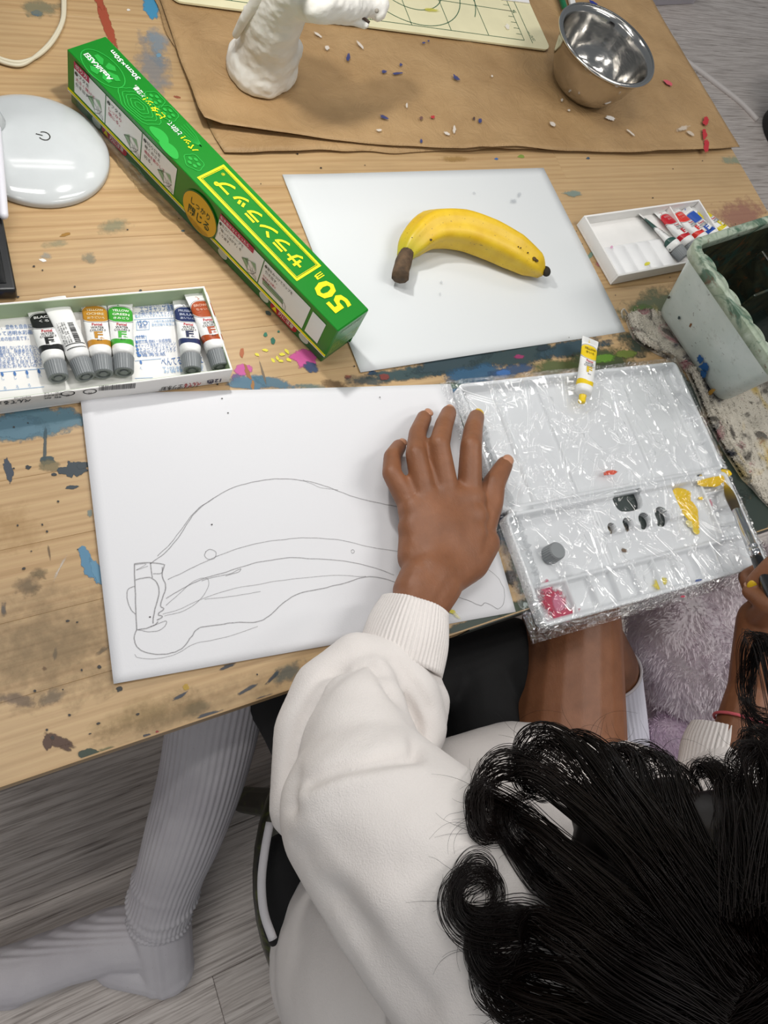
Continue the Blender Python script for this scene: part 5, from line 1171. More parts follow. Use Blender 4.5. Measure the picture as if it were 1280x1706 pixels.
def pblob(px, py, rx, ry, ang, col, hgt=.0012, z=.0052, name='paint_blob', par=None, wob=.18):
    c = u(px, py, pO[2]+z); a = math.radians(ang); _sz[0] += 1
    ex = u(px+rx*math.cos(a), py+rx*math.sin(a), pO[2]+z)-c; ey = u(px-ry*math.sin(a), py+ry*math.cos(a), pO[2]+z)-c
    V, Fs, E = blob(c, ex, ey, _sz[0]*1.7, 8, 40, lift=0, wob=wob); V = [(v[0], v[1], v[2]+hgt*math.sqrt(max(0, 1-e*e))+.0004*nz(v[0]*300, v[1]*300)*(1-e)) for v, e in zip(V, E)]
    return mesh(name, V, Fs, mat('wet_paint_'+col, col, .22, coat=.3), par or basep)
pblob(1134, 830, 20, 18, 20, 'f0c808', .0022); pblob(1150, 850, 12, 22, -25, 'f0c808', .002); pblob(1159, 870, 6, 12, -15, 'efc70a', .0014); pblob(1187, 797, 24, 15, -12, 'eec40c', .002, .009); pblob(1205, 790, 14, 8, -10, 'f2cc10', .0016, .009); pblob(1168, 830, 4, 3, 0, 'f2cc10', .0008); pblob(1160, 884, 7, 5, 40, 'e8cc40', .0004); pblob(1152, 872, 9, 7, 40, 'e5d890', .0003)
for q, c, o in [((922, 1000, 22, 34, -20), 'b01440', .95), ((935, 1025, 26, 14, -10), 'b81d4a', .9), ((912, 980, 14, 14, 0), 'c23a62', .85), ((930, 1005, 12, 20, -20), 'd9809e', .7), ((1098, 975, 12, 10, 0), 'e0cb30', .85), ((1108, 968, 6, 8, 0), 'd8c840', .8), ((1183, 838, 5, 9, -20), 'd4788a', .7)]:
    S(*q, c, o, .35, 'paint_smear', basep, pO[2]+.0044)
S(1016, 788, 12, 4, -10, 'd9481f', 1., .15, 'paint_spot', palette, pO[2]+.0083); S(1039, 917, 7, 4, 20, '6d5233', .9, .4, 'paint_spot', basep, pO[2]+.0036); S(1138, 970+24, 4, 2, 0, 'b02a44', .9, .2, 'paint_spot', basep, pO[2]+.0125); S(1163, 967, 6, 2, -10, '2c4a8a', .9, .2, 'paint_spot', basep, pO[2]+.0125); S(1221, 872, 2, 2, 0, '8a2a34', 1., .2, 'paint_spot', basep, pO[2]+.005)

# grey cap standing on the palette
cpx = u(916, 925, pO[2]+.005); cp = thing('tube_cap', 'loose grey ribbed tube cap standing on the front half of the palette', 'cap', (cpx[0], cpx[1], pO[2]+.0046))
V = []; ns = 48; P = [(0, .0076), (.0006, .0080), (.0125, .0074), (.0135, .0066), (.0135, .0)]
for z, r in P:
    for k in range(ns): rr2 = r+(.0003 if k % 2 and r > .007 else 0); V.append((rr2*math.cos(2*math.pi*k/ns), rr2*math.sin(2*math.pi*k/ns), z))
mesh('cap', V, [(i*ns+k, i*ns+(k+1) % ns, (i+1)*ns+(k+1) % ns, (i+1)*ns+k) for i in range(4) for k in range(ns)]+[tuple(range(ns-1, -1, -1))], CAPG, cp, local=True, smooth=False)
# yellow tube over the far rim
yt = make_tube('open yellow watercolour tube without cap lying over the far rim of the palette', (963, 668), (982, 566), pO[2]+.0045, 'e6c60c', ('YELLOW', 'きいろ'), '6a5a08', 'd9b81a', cap=False, z_tail=pO[2]+.018, wd=.0088)

# cling film over the palette
def cling_mat():
    t = NT('cling_film'); tr = t.n('BsdfTransparent'); tr.inputs[0].default_value = (.985, .988, .99, 1); g = t.n('BsdfGlossy'); g.inputs['Roughness'].default_value = .04
    fr_ = t.n('Fresnel'); fr_.inputs[0].default_value = 1.45; mx = t.n('MixShader')
    t.l(t.math('MINIMUM', t.math('ADD', t.math('MULTIPLY', fr_.outputs[0], .7), .10), .28), mx.inputs[0]); t.l(tr.outputs[0], mx.inputs[1]); t.l(g.outputs[0], mx.inputs[2]); t.l(mx.outputs[0], t.out.inputs['Surface']); t.t.nodes.remove(t.b); return t.m
CLING = cling_mat()
film = thing('cling_film', 'crinkled clear cling film stretched over the white palette', 'film', pc_*[1, 1, 0]+[0, 0, T])
nA, nB_ = 430, 360; r3 = np.random.RandomState(4)
ga, gb = np.meshgrid(np.linspace(-.012, pW+.010, nA+1), np.linspace(-.010, pD+.006, nB_+1)); gz = np.full(ga.shape, .0124)
lowf = np.array([[nz(x*28, y*28, 2) for x in np.linspace(-.012, pW+.010, 60)] for y in np.linspace(-.01, pD+.006, 50)])
ii = np.clip((gb+.010)/(pD+.016)*48, 0, 48); jj = np.clip((ga+.012)/(pW+.022)*58, 0, 58); i0 = ii.astype(int); j0 = jj.astype(int); fi, fj = ii-i0, jj-j0
gz += .0013*((lowf[i0, j0]*(1-fj)+lowf[i0, j0+1]*fj)*(1-fi)+(lowf[i0+1, j0]*(1-fj)+lowf[i0+1, j0+1]*fj)*fi)
def crease(a, b, ang, L, wd_, hgt, curv):
    ca, sa = math.cos(ang), math.sin(ang); da, db = ga-a, gb-b
    m_ = (np.abs(da) < L+.01) & (np.abs(db) < L+.01)
    p = da[m_]*ca+db[m_]*sa; q = -da[m_]*sa+db[m_]*ca - curv*p*p
    gz[m_] += hgt*np.exp(-(q/wd_)**2)*np.clip(1-(np.abs(p)/L)**4, 0, 1)
for k in range(560):
    L = r3.uniform(.003, .014) if r3.rand() < .8 else r3.uniform(.015, .04)
    crease(r3.uniform(0, pW), r3.uniform(-.004, pD), r3.choice([1.25, 1.9, 2.3, .6, 1.6])+r3.normal(0, .35), L, r3.uniform(.0008, .0014), r3.uniform(.0008, .0023), r3.normal(0, 25 if L < .015 else 4))
for px, py, qx, qy in ((905, 645, 940, 740), (1010, 628, 1080, 720), (1090, 610, 1160, 720), (1010, 628, 1040, 700), (990, 760, 1110, 720), (880, 760, 850, 830), (1000, 900, 1090, 905), (1100, 640, 1190, 700), (940, 840, 1010, 890)):
    (a, b), (c, d) = pab(px, py, .012), pab(qx, qy, .012); crease((a+c)/2, (b+d)/2, math.atan2(d-b, c-a), math.hypot(c-a, d-b)/2, .0009, .0013, 0)
edge = np.maximum.reduce([-ga, ga-pW, -gb, gb-pD]); eo = edge > 0
jit = r3.normal(0, .0006, ga.shape)
gz[eo] = .0124-(edge[eo]/.012)*.008+jit[eo]*2
V = pO[None]+ga.ravel()[:, None]*pax+gb.ravel()[:, None]*pay; V[:, 2] += np.maximum(gz.ravel(), .0006)
idx = np.arange((nA+1)*(nB_+1)).reshape(nB_+1, nA+1); Fq = np.stack([idx[:-1, :-1], idx[:-1, 1:], idx[1:, 1:], idx[1:, :-1]], -1).reshape(-1, 4)
mesh('sheet', V, Fq, CLING, film)
# gathered loose edges of the film
for nm, pts, wd_, zz in (('left_gather', [(790, 700), (812, 760), (846, 850), (868, 910), (885, 960), (892, 1010), (905, 1045), (925, 1052)], .011, .006), ('front_gather', [(905, 1048), (980, 1035), (1060, 1012), (1130, 990), (1200, 968)], .008, .003), ('left_upper_gather', [(766, 650), (778, 690), (800, 740), (830, 800)], .007, .006)):
    Q = spline([u(x, y, T+zz) for x, y in pts], 14); V = []; k = 10
    for i, p in enumerate(Q):
        for j in range(k):
            th = 2*math.pi*j/k; rr2 = wd_*(.55+.55*abs(nz(i*.9, j*1.3, 3)))
            V.append(p+np.array([math.cos(th)*pax[0]*rr2*.8, math.cos(th)*pax[1]*rr2*.8-.0, max(-zz+.0008 if nm != 'front_gather' else -.02, math.sin(th)*rr2*.75+.002)])+(pay*math.cos(th)*rr2*.5 if nm == 'front_gather' else 0))
    mesh('gathered_edge', V, [(i*k+j, (i+1)*k+j, (i+1)*k+(j+1) % k, i*k+(j+1) % k) for i in range(len(Q)-1) for j in range(k)], CLING, film, smooth=False)

# ------------------------------------------------------------------ brush
tipP = u(1207, 803, T+.0125); endP = u(1272, 955, T+.045); bd_ = nrm(endP-tipP); Lb_ = float(np.linalg.norm(endP-tipP))
br = thing('paintbrush', 'paintbrush with yellow-tipped dark bristles and silver ferrule held over the palette', 'brush', tipP)
def bpt(f): return tipP+bd_*Lb_*f
bt_m = NT('yellow_tipped_bristle'); a_ = bt_m.n('Attribute', attribute_name='e').outputs['Fac']; bt_m.l(bt_m.ramp(a_, [(.0, lin('d8b010')), (.3, lin('7a6414')), (.7, lin('3a2f1a'))]), bt_m.b.inputs['Base Color']); bt_m.set(Roughness=.45)
fs = np.linspace(0, .36, 16); o = MB().tube([bpt(f) for f in fs], np.array([.0006, .0012, .002, .0028, .0035, .004, .0044, .0046, .0047, .0047, .0046, .0045, .0044, .0043, .0042, .0042]), 16).build('bristles', bt_m.m, br)
o.data.attributes.new('e', 'FLOAT', 'POINT').data.foreach_set('value', [i/15 for i in range(16) for _ in range(16)])
MB().tube([bpt(f) for f in (.33, .34, .55, .72, .725, .74, .745, .77, .775, .79, .80, .84)], np.array([.0041, .0043, .0045, .0048, .0053, .0053, .0048, .0048, .0054, .0054, .0049, .0049]), 20).build('ferrule', mat('bright_silver_ferrule', 'd4d4d6', .12, 1.), br)
MB().tube([bpt(f) for f in (.835, .86, 1.0, 1.3, 1.8, 2.2, 2.25)], np.array([.0048, .0052, .0058, .0056, .0042, .003, .001]), 16).build('handle', mat('black_lacquer', '17181a', .2, coat=.5), br)

# ------------------------------------------------------------------ floor things on the right
wr = thing('floor_cable', 'thin white cable crossing the grey floor at the upper right', 'cable', u(1180, 125, 0))
MB().tube(spline([u(1085, 60, .004), u(1118, 84, .004), u(1160, 114, .004), u(1205, 148, .004), u(1235, 172, .004), u(1262, 200, .004)], 6), .0075, 8).build('cable', mat('white_cable', 'cdc6c2', .5), wr)
tubc = u(1330, 240, 0.0)
tub = thing('black_tub', 'round black tub standing on the floor at the right edge', 'tub', tubc)
MB().lathe([(.12, 0), (.125, .004), (.135, .16), (.14, .165), (.14, .175), (.134, .176), (.128, .165), (.118, .01), (0, .008)], tubc, 56).build('shell', mat('black_rubber', '1a1b1b', .55), tub)
MB().lathe([(.137, .10), (.1395, .105), (.1395, .112), (.1365, .115)], tubc, 56).build('rib', mat('black_rubber', '1a1b1b', .55), tub)
bnC = u(1096, 18, .0); bn = thing('storage_bin', 'cloudy clear plastic storage bin on the floor behind the table', 'bin', bnC)
bm_ = NT('cloudy_clear_plastic'); bm_.b.inputs['Base Color'].default_value = lin('cfc9d0'); bm_.set(Roughness=.25, Alpha=.6)
Mbn = Matrix.Translation(Vector((bnC[0]+.02, bnC[1]+.02, 0))) @ Matrix.Rotation(.15, 4, 'Z')
for lo, hi in (((-.15, 0, .001), (.15, .006, .10)), ((-.15, .39, .001), (.15, .396, .10)), ((-.15, .006, .001), (-.144, .39, .10)), ((.144, .006, .001), (.15, .39, .10))): MB().bbox(lo, hi, .002, Mbn, 1).build('side', bm_.m, bn, smooth=False)
MB().bbox((-.144, .006, .001), (.144, .39, .006), .002, Mbn, 1).build('base', bm_.m, bn, smooth=False); MB().bbox((-.165, -.012, .10), (.165, .408, .112), .004, Mbn, 2).build('lid', bm_.m, bn, smooth=False)

# ------------------------------------------------------------------ the stool
DKW = dirty_mat('paint_covered_dark_wood', '24241c', '34321f', '4d5523', '3a2030')
stool = thing('stool', 'round paint-covered wooden stool the child sits on', 'stool', (.305, -.19, 0))
MB().lathe([(0, .262), (.175, .262), (.183, .266), (.185, .272), (.185, .284), (.181, .290), (0, .290)], (.305, -.19, 0), 56).build('seat', DKW, stool)
for sx in (-1, 1):
    for sy in (-1, 1): MB().tube([(.305+sx*.085, -.19+sy*.085, .262), (.305+sx*.115, -.19+sy*.115, 0.001)], np.array([.018, .016]), 12).build('leg', DKW, stool)
MB().lathe([(.1185, .100), (.126, .104), (.126, .112), (.1185, .116), (.1185, .100)], (.305, -.19, 0), 48, True).build('foot_ring', DKW, stool)

# ------------------------------------------------------------------ the child
person = thing('person', 'child with long dark curly hair in white sweatshirt and socks bending over the table', 'person', (.32, -.26, 0))
def skin_mat():
    t = NT('tanned_skin'); v = t.coords('Position'); f = t.noise(v, 60, 4); 
    c = t.ramp(f, [(.3, lin('7c4f33')), (.7, lin('8d5c3e'))]); t.l(c, t.b.inputs['Base Color']); t.set(Roughness=.5)
    t.b.inputs['Subsurface Weight'].default_value = .12; t.b.inputs['Subsurface Radius'].default_value = (.006, .0025, .0012); t.b.inputs['Subsurface Scale'].default_value = .6
    w1 = t.noise(t.coords('Position', (1, 1, 1)), 900, 3, .6); w2 = t.noise(t.coords('Position', (350, 120, 200)), 1.5, 4); t.bump(t.math('ADD', w1, w2), .35, .0005); return t.m
SKIN = skin_mat()
def J(px, py, h): return u(px, py, T+h)
hipL, hipR = np.array([.27, -.28, .368]), np.array([.335, -.30, .368]); pel = np.array([.335, -.30, .377]); nk_ = np.array([.30, -.285, .60]); shL = np.array([.185, -.215, .595]); shR = np.array([.43, -.31, .585])
Hc = ud(1250, 1620, .385); elL = ud(560, 1320, .47); wrL = J(697, 992, .034); elR = np.array([.462, -.245, .475]); wrR = ud(1258, 1150, .70)
knL = np.array([.165, .060, .440]); knR = u(952, 1035, .415)
B = MB()
B.chain([(pel, .085), ((pel+nk_)/2+[0, .02, 0], .082), (nk_-[0, 0, .04], .075), (nk_, .036), (Hc+[0, -.02, -.05], .034)], 20)
B.chain([(shL, .036), (nk_-[0, 0, .03], .05), (shR, .036)], 16)
B.chain([(shL, .034), (elL, .022), (wrL*.45+elL*.55, .018)], 16); B.chain([(shR, .036), (elR, .027), (elR*.5+wrR*.5, .027)], 16)
B.chain([(hipL, .060), (hipL*.5+knL*.5, .050), (knL, .038)], 18); B.chain([(hipR, .066), ((hipR+knR)/2, .062), (knR, .049)], 20)
# head with face
fdir = nrm(np.array([.14, .26, -.17])); hup = nrm(np.array([0, 0, 1.])-fdir*fdir[2]); hrt = np.cross(fdir, hup)
B.ellip(Hc, .068, .082, .082, np.array([hrt, fdir, hup]), 28, 18); B.ellip(Hc+fdir*.03-hup*.045, .045, .046, .04, np.array([hrt, fdir, hup]), 20, 12)
B.capsule(Hc+fdir*.080-hup*.008, Hc+fdir*.090-hup*.026, .006, .0095); B.capsule(Hc+fdir*.078-hup*.030-hrt*.006, Hc+fdir*.078-hup*.030+hrt*.006, .007, .007)
B.capsule(Hc+fdir*.070-hup*.050-hrt*.012, Hc+fdir*.070-hup*.050+hrt*.012, .0075, .0075); B.capsule(Hc+fdir*.066-hup*.068, Hc+fdir*.062-hup*.072, .013, .012)
for s in (-1, 1): B.ellip(Hc+hrt*s*.070-hup*.012, .006, .012, .019, np.array([hrt, fdir, hup]), 14, 10); B.capsule(Hc+fdir*.072+hup*.020+hrt*s*.016, Hc+fdir*.066+hup*.018+hrt*s*.036, .007, .006)
# left hand
def finger(pts): 
    Q = [(J(x, y, h), r) for x, y, h, r in pts]; B.chain(Q, 14)
finger([(712, 930, .028, .0110), (683, 840, .024, .0098), (653, 789, .031, .0078), (654, 761, .024, .0073), (665, 744, .013, .0064)])
finger([(718, 930, .031, .0115), (708, 828, .030, .0102), (693, 757, .039, .0083), (696, 722, .027, .0075), (707, 696, .013, .0067)])
finger([(730, 930, .032, .0120), (743, 815, .032, .0106), (732, 741, .043, .0086), (740, 708, .031, .0078), (748, 688, .015, .0070)])
finger([(750, 930, .031, .0120), (782, 822, .030, .0106), (785, 744, .041, .0090), (789, 714, .030, .0081), (794, 695, .015, .0072)])
finger([(748, 955, .026, .0130), (800, 885, .021, .0125), (818, 838, .022, .0105), (823, 806, .023, .0098), (841, 774, .021, .0074)])
B.chain([(J(690, 930, .024), .013), (J(690, 870, .022), .012), (J(682, 842, .022), .0095)], 14)
B.chain([(J(806, 905, .021), .0135), (J(785, 938, .024), .0145), (J(745, 962, .030), .015)], 14)
for a_, b_ in (((690, 850), (783, 832)), ((690, 880), (786, 860)), ((696, 910), (784, 890)), ((700, 935), (778, 915))):
    B.capsule(J(*a_, .0265), J(*b_, .0285), .0130, .0135)
B.ellip(J(734, 885, .0275), .024, .034, .0175, None, 28, 16)
B.capsule(J(786, 838, .026), J(808, 872, .020), .010, .010); B.capsule(J(796, 838, .022), J(808, 818, .021), .0088, .0080); B.capsule(J(790, 860, .024), J(812, 840, .020), .0095, .0095)
mwr = (wrL+J(722, 955, .032))/2
B.chain([(J(722, 955, .031), .0190), (J(712, 975, .032), .0178), (J(697, 1000, .034), .0178), (J(680, 1035, .036), .019), (elL*.35+wrL*.65, .0195), (elL*.6+wrL*.4, .018), (elL, .022)], 18)
B.chain([(J(700, 965, .031), .0165), (J(690, 985, .033), .016)], 14); B.chain([(J(735, 975, .030), .0165), (J(712, 1008, .033), .0165)], 14)
# right hand around the brush
gp_ = bpt(1.06); pc2 = gp_ + nrm(wrR-gp_)*.045 + np.array([.018, 0, -.012])
idt = u(1256, 968, T+.036); tht = u(1251, 986, T+.030)
B.chain([(elR*.5+wrR*.5, .027), (wrR, .0235), (wrR+.5*(pc2-wrR), .024), (pc2, .024), (gp_+[.03, -.02, -.012], .018)], 16)
B.chain([(gp_+[.036, -.012, .0], .0105), (gp_+[.026, .014, .012], .0085), (gp_+[.006, .010, .006], .0075), (idt, .0066)], 12)
B.chain([(pc2+[-.012, .006, .008], .012), (gp_+[-.010, -.022, .0], .0095), (tht, .0075)], 12)
for k in range(3):
    o_ = np.array([.012+.010*k, -.014*k-.006, -.014-.004*k]); B.chain([(gp_+o_+[.026, -.006, .0], .0095), (gp_+o_+[.026, .016, -.012], .0080), (gp_+o_+[.006, .014, -.020], .0070), (gp_+o_+[.0, -.002, -.018], .0062)], 12)
# lower legs and feet
B.chain([(knL, .036), (u(352, 1250, .33), .029), (u(285, 1440, .16), .026), (u(265, 1525, .085), .024)], 16)
B.chain([(u(262, 1560, .055), .024), (u(270, 1605, .036), .021), (u(180, 1590, .036), .020), (u(60, 1617, .030), .018), (u(-60, 1640, .026), .013)], 16)
ankR = np.array([.63, -.20, .13])
B.chain([(knR, .042), (u(1008, 1112, .364), .0352), (u(1015, 1150, .335), .0335), (u(1035, 1240, .25), .028), (ankR, .026)], 16); B.chain([(ankR-[0, 0, .07], .024), (ankR, .026)], 14); B.chain([(ankR-[0, .01, .085], .022), (ankR+[.06, .06, -.102], .018), (ankR+[.095, .105, -.108], .012)], 14)
bm_ = remeshed(B, .0018, 5)
A0 = mesh_np(bm_).astype(float); sm2 = smooth_mesh(bm_.copy(), 110); A1 = mesh_np(sm2).astype(float); bpy.data.meshes.remove(sm2)
q = A0[:, :2]-J(738, 893, .03)[:2]; ux = nrm((J(795, 885, .03)-J(665, 885, .03))*[1, 1, 0])[:2]; uy = np.array([-ux[1], ux[0]])
dq = np.hypot(q@ux/.0315, q@uy/.0375); wq = (np.clip((1.12-dq)/.35, 0, 1)*((A0[:, 2] > T+.008) & (A0[:, 2] < T+.07)))[:, None]
mesh_set(bm_, A0*(1-wq)+A1*wq)
body = link('body', bm_, SKIN, person)
# nails
NAIL = mat('fingernail', 'b58468', .3, coat=.3); YN = mat('yellow_paint_smear', 'd9b21a', .35)
def nail(tip, prev, r, m_, name='fingernail', lab=None, w_=.8):
    d = nrm(tip-prev); n_ = nrm(nrm(CAM-tip)*.35+np.array([0, 0, 1.])-d*np.dot(nrm(CAM-tip)*.35+np.array([0, 0, 1.]), d)); s_ = np.cross(d, n_)
    o = MB().ellip(tip+n_*r*.74+d*r*.28, r*w_*.85, r*.85, r*.34, np.array([s_, d, n_]), 14, 8).build(name, m_, body)
    if lab: o['label'] = lab
nail(J(667, 744, .013), J(658, 761, .024), .0058, NAIL); nail(J(710, 695, .013), J(700, 722, .028), .0062, NAIL); nail(J(746, 688, .015), J(738, 708, .031), .0064, NAIL)
nail(J(794, 695, .015), J(789, 714, .030), .0064, YN, 'fingernail', 'index fingernail smeared with yellow paint'); nail(J(841, 774, .021), J(824, 806, .024), .0068, NAIL, w_=.9)
nail(idt, gp_+[.006, .010, .006], .0064, YN, 'fingernail', 'right index fingernail smeared with yellow paint'); nail(tht, gp_+[-.010, -.022, .0], .0070, NAIL)
for s in (-1, 1):
    MB().ellip(Hc+fdir*.069+hup*.010+hrt*s*.030, .011, .007, .0065, np.array([hrt, fdir, hup]), 14, 8).build('eye', mat('eye_white', 'e8e4e0', .3), body)
    MB().ellip(Hc+fdir*.0735+hup*.009+hrt*s*.030, .0045, .003, .0045, np.array([hrt, fdir, hup]), 12, 8).build('iris', mat('dark_iris', '1c120c', .2), body)
MB().chain([(Hc+fdir*.0765-hup*.049-hrt*.013, .003), (Hc+fdir*.0785-hup*.050, .0042), (Hc+fdir*.0765-hup*.049+hrt*.013, .003)], 10).build('lips', mat('lips', 'a3564c', .45), body)

# ---- sweatshirt
def cloth_mat(name, a, b, ribs=False):
    t = NT(name); v = t.coords('Position'); f = t.noise(v, 9, 3); c = t.ramp(f, [(.3, lin(a)), (.7, lin(b))]); t.l(c, t.b.inputs['Base Color']); t.set(Roughness=.9); t.b.inputs['Sheen Weight'].default_value = .15
    k = t.noise(v, 1100, 3, .6); k2 = t.noise(v, 320, 2); t.bump(t.math('ADD', k, t.math('MULTIPLY', k2, .5)), .5, .0008); return t.m
SWEAT = cloth_mat('white_sweatshirt_fleece', 'e0d9d5', 'e8e2de')
def D(px, py, dep, r): return (ud(px, py, dep), r)
SW = MB()
SW.chain([D(905, 1700, .44, .070), D(800, 1570, .415, .062), D(700, 1440, .42, .059), D(618, 1350, .435, .052)], 26)
SW.chain([D(606, 1330, .445, .040), D(600, 1250, .46, .037), D(603, 1190, .475, .030), D(610, 1140, .49, .021)], 22)
SW.chain([D(560, 1270, .462, .026), D(585, 1150, .490, .014)], 16); SW.chain([D(650, 1270, .462, .022), D(630, 1160, .490, .012)], 16)
SW.chain([D(500, 1345, .465, .019), D(494, 1290, .472, .0165), D(500, 1215, .485, .0175), D(534, 1142, .50, .0185), D(592, 1096, .51, .018), D(650, 1106, .512, .0175), D(693, 1158, .508, .0175), D(712, 1215, .50, .0150), D(694, 1268, .485, .013)], 18)
SW.chain([D(560, 1200, .515, .030), D(600, 1140, .525, .030), D(650, 1110, .535, .027), D(672, 1085, .54, .0245)], 18)
SW.chain([D(690, 1130, .53, .020), D(725, 1165, .52, .011), D(722, 1230, .505, .010)], 14)
SW.chain([(pel+[0, .02, .03], .115), ((pel+nk_)/2+[-.01, .03, .01], .110), (nk_-[.0, 0, .05], .085), (nk_-[0, 0, .005], .055)], 26)
SW.chain([(pel+[-.085, .015, .03], .098), (pel+[.075, -.005, .03], .10)], 22); SW.chain([((pel+nk_)/2+[-.075, .0, .0], .088), ((pel+nk_)/2+[.085, -.01, .0], .088)], 22); SW.chain([(shL+[.02, -.02, -.06], .07), (pel+[-.085, .01, .06], .09)], 20); SW.chain([(shR+[-.02, .0, -.06], .07), (pel+[.075, .0, .06], .09)], 20)
SW.chain([(shL, .056), (nk_-[0, 0, .035], .062), (shR, .056)], 20)
SW.ellip(u(655, 1610, .40), .092, .10, .085, None, 30, 18); SW.ellip(u(600, 1600, .36), .075, .085, .05, None, 30, 18)
SW.chain([(u(760, 1290, .44), .030), (u(850, 1262, .435), .032), (u(940, 1275, .43), .034), (u(1060, 1300, .43), .034)], 20)
SW.chain([((pel+nk_)/2+[.0, .08, -.02], .09), (u(850, 1330, .44), .05)], 20); SW.chain([(pel+[.06, .03, .02], .10), (u(1050, 1330, .42), .05)], 20)
SW.chain([(shR, .056), (elR+[0, -.005, .004], .046), (elR*.6+wrR*.4, .038), (ud(1212, 1262, .69), .034)], 20)
sm_ = remeshed(SW, .0031, 6, .5)
A = mesh_np(sm_).astype(float); N = mesh_normals(sm_).astype(float)
def foldf(p):
    return .0022*nz(p[0]*16, p[1]*16, p[2]*16)+.0014*(abs(nz(p[0]*30+4, p[1]*30, p[2]*18))-.2)
dz = np.array([foldf(p) for p in A])
# the crease where the sleeve folds at the elbow and long soft folds of the upper sleeve
for pts, wd_, dp in (([(515, 1303), (564, 1281), (630, 1267), (694, 1257)], .0042, -.0060), ([(483, 1345), (492, 1245), (525, 1162), (564, 1118), (608, 1094), (632, 1110), (658, 1148), (688, 1190), (697, 1240)], .0038, -.0065), ([(508, 1325), (564, 1305), (640, 1290), (706, 1284)], .006, .003), ([(560, 1500), (620, 1590), (700, 1680)], .010, -.005), ([(655, 1100), (690, 1140), (715, 1180)], .004, -.003), ([(560, 1400), (620, 1440), (700, 1450)], .012, -.003), ([(500, 1420), (540, 1490), (600, 1560)], .009, -.003)):
    Qs = spline([(x, y, 0) for x, y in pts], 10)[:, :2]
    vC = A-CAM; zz = vC@FW; pxs = np.stack([640+F_PX*(vC@RT)/zz, 853-F_PX*(vC@UP)/zz], 1)
    dmin = np.full(len(A), 1e9)
    for q in Qs: dmin = np.minimum(dmin, np.hypot(pxs[:, 0]-q[0], pxs[:, 1]-q[1]))
    facing = np.clip(((N*(-vC/np.linalg.norm(vC, axis=1)[:, None])).sum(1)-.15)/.35, 0, 1)
    dz += facing*dp*np.exp(-(dmin*zz/F_PX/wd_)**2)
A += N*dz[:, None]; mesh_set(sm_, A); sm_ = smooth_mesh(sm_, 3)
sweat = link('sweatshirt', sm_, SWEAT, person)
def cuff(name, a, b, ra, rb, nr, axis_tilt=None, parent=None):
    a, b = np.asarray(a), np.asarray(b); d = nrm(b-a); x = nrm(np.cross(d, [0, 0, 1.])); y = np.cross(d, x); V = []; m = 14; n = nr*4
    prof = [(0., -.0012), (-.001, .0002), (0.01, .0012)]+[(t, .0010) for t in np.linspace(.06, 1, m)]
    for t, o_ in prof:
        r = (ra+(rb-ra)*max(0, t))+o_+.0022*math.sin(max(0, t)*math.pi)
        for k in range(n):
            th = 2*math.pi*k/n; rr2 = r+.00065*math.cos(th*nr)+.0012*nz(math.cos(th)*2, math.sin(th)*2, t*2)
            V.append(a+(b-a)*t+rr2*(math.cos(th)*x+math.sin(th)*y))
    for t in (1, 0):
        for k in range(n): th = 2*math.pi*k/n; V.append(a+(b-a)*t+((ra+(rb-ra)*t)-.002)*(math.cos(th)*x+math.sin(th)*y))
    R_ = len(prof)+2; Fs = [(i*n+k, (i+1)*n+k, (i+1)*n+(k+1) % n, i*n+(k+1) % n) for i in range(R_-1) for k in range(n)]+[((R_-1)*n+k, k, (k+1) % n, (R_-1)*n+(k+1) % n) for k in range(n)]
    return mesh(name, V, Fs, SWEAT, parent)
cuff('cuff', u(692, 1008, T+.036), ud(664, 1110, .532), .0232, .0305, 62, parent=sweat)
cuff('cuff', ud(1216, 1222, .70), ud(1200, 1300, .685), .033, .036, 56, parent=sweat)

# ---- black shorts with white piping
BLKC = mat('black_skirt_cloth', '0b0b0d', .85, bump=.4, bscale=800); PIP = cloth_mat('white_piping', 'cfccd0', 'd8d5d8')
SH = MB()
SH.chain([(pel, .086), (pel+[-.05, .02, .02], .085)], 22); SH.chain([(hipR, .074), (hipR*.55+knR*.45, .0705)], 22); SH.chain([(hipL, .074), (hipL*.5+knL*.5, .056), (hipL*.2+knL*.8, .0455), (knL*1.0, .0445)], 22)
SH.chain([(u(478, 1440, .36), .026), (u(492, 1530, .36), .028)], 16)
SH.chain([(hipL*.35+knL*.65, .040), (u(735, 1105, .375), .032), (u(850, 1080, .385), .032), (hipR*.35+knR*.65, .040)], 16); SH.chain([(pel+[0, .09, -.01], .06), (u(790, 1110, .375), .034)], 16)
shorts = link('skirt', remeshed(SH, .004, 5), BLKC, person)
MB().tube(spline([u(450, 1370, .40), u(441, 1420, .40), u(436, 1470, .40), u(440, 1520, .40), u(455, 1565, .40)], 6), .0034, 10).build('piping', PIP, shorts)
dT = nrm(knR-hipR); cT = hipR*.53+knR*.47; xT = nrm(np.cross(dT, [0, 0, 1.])); yT = np.cross(xT, dT)
MB().tube([cT+.0715*(math.cos(a)*xT+math.sin(a)*yT) for a in np.linspace(0, 2*math.pi, 40)], .0035, 8).build('piping', PIP, shorts)

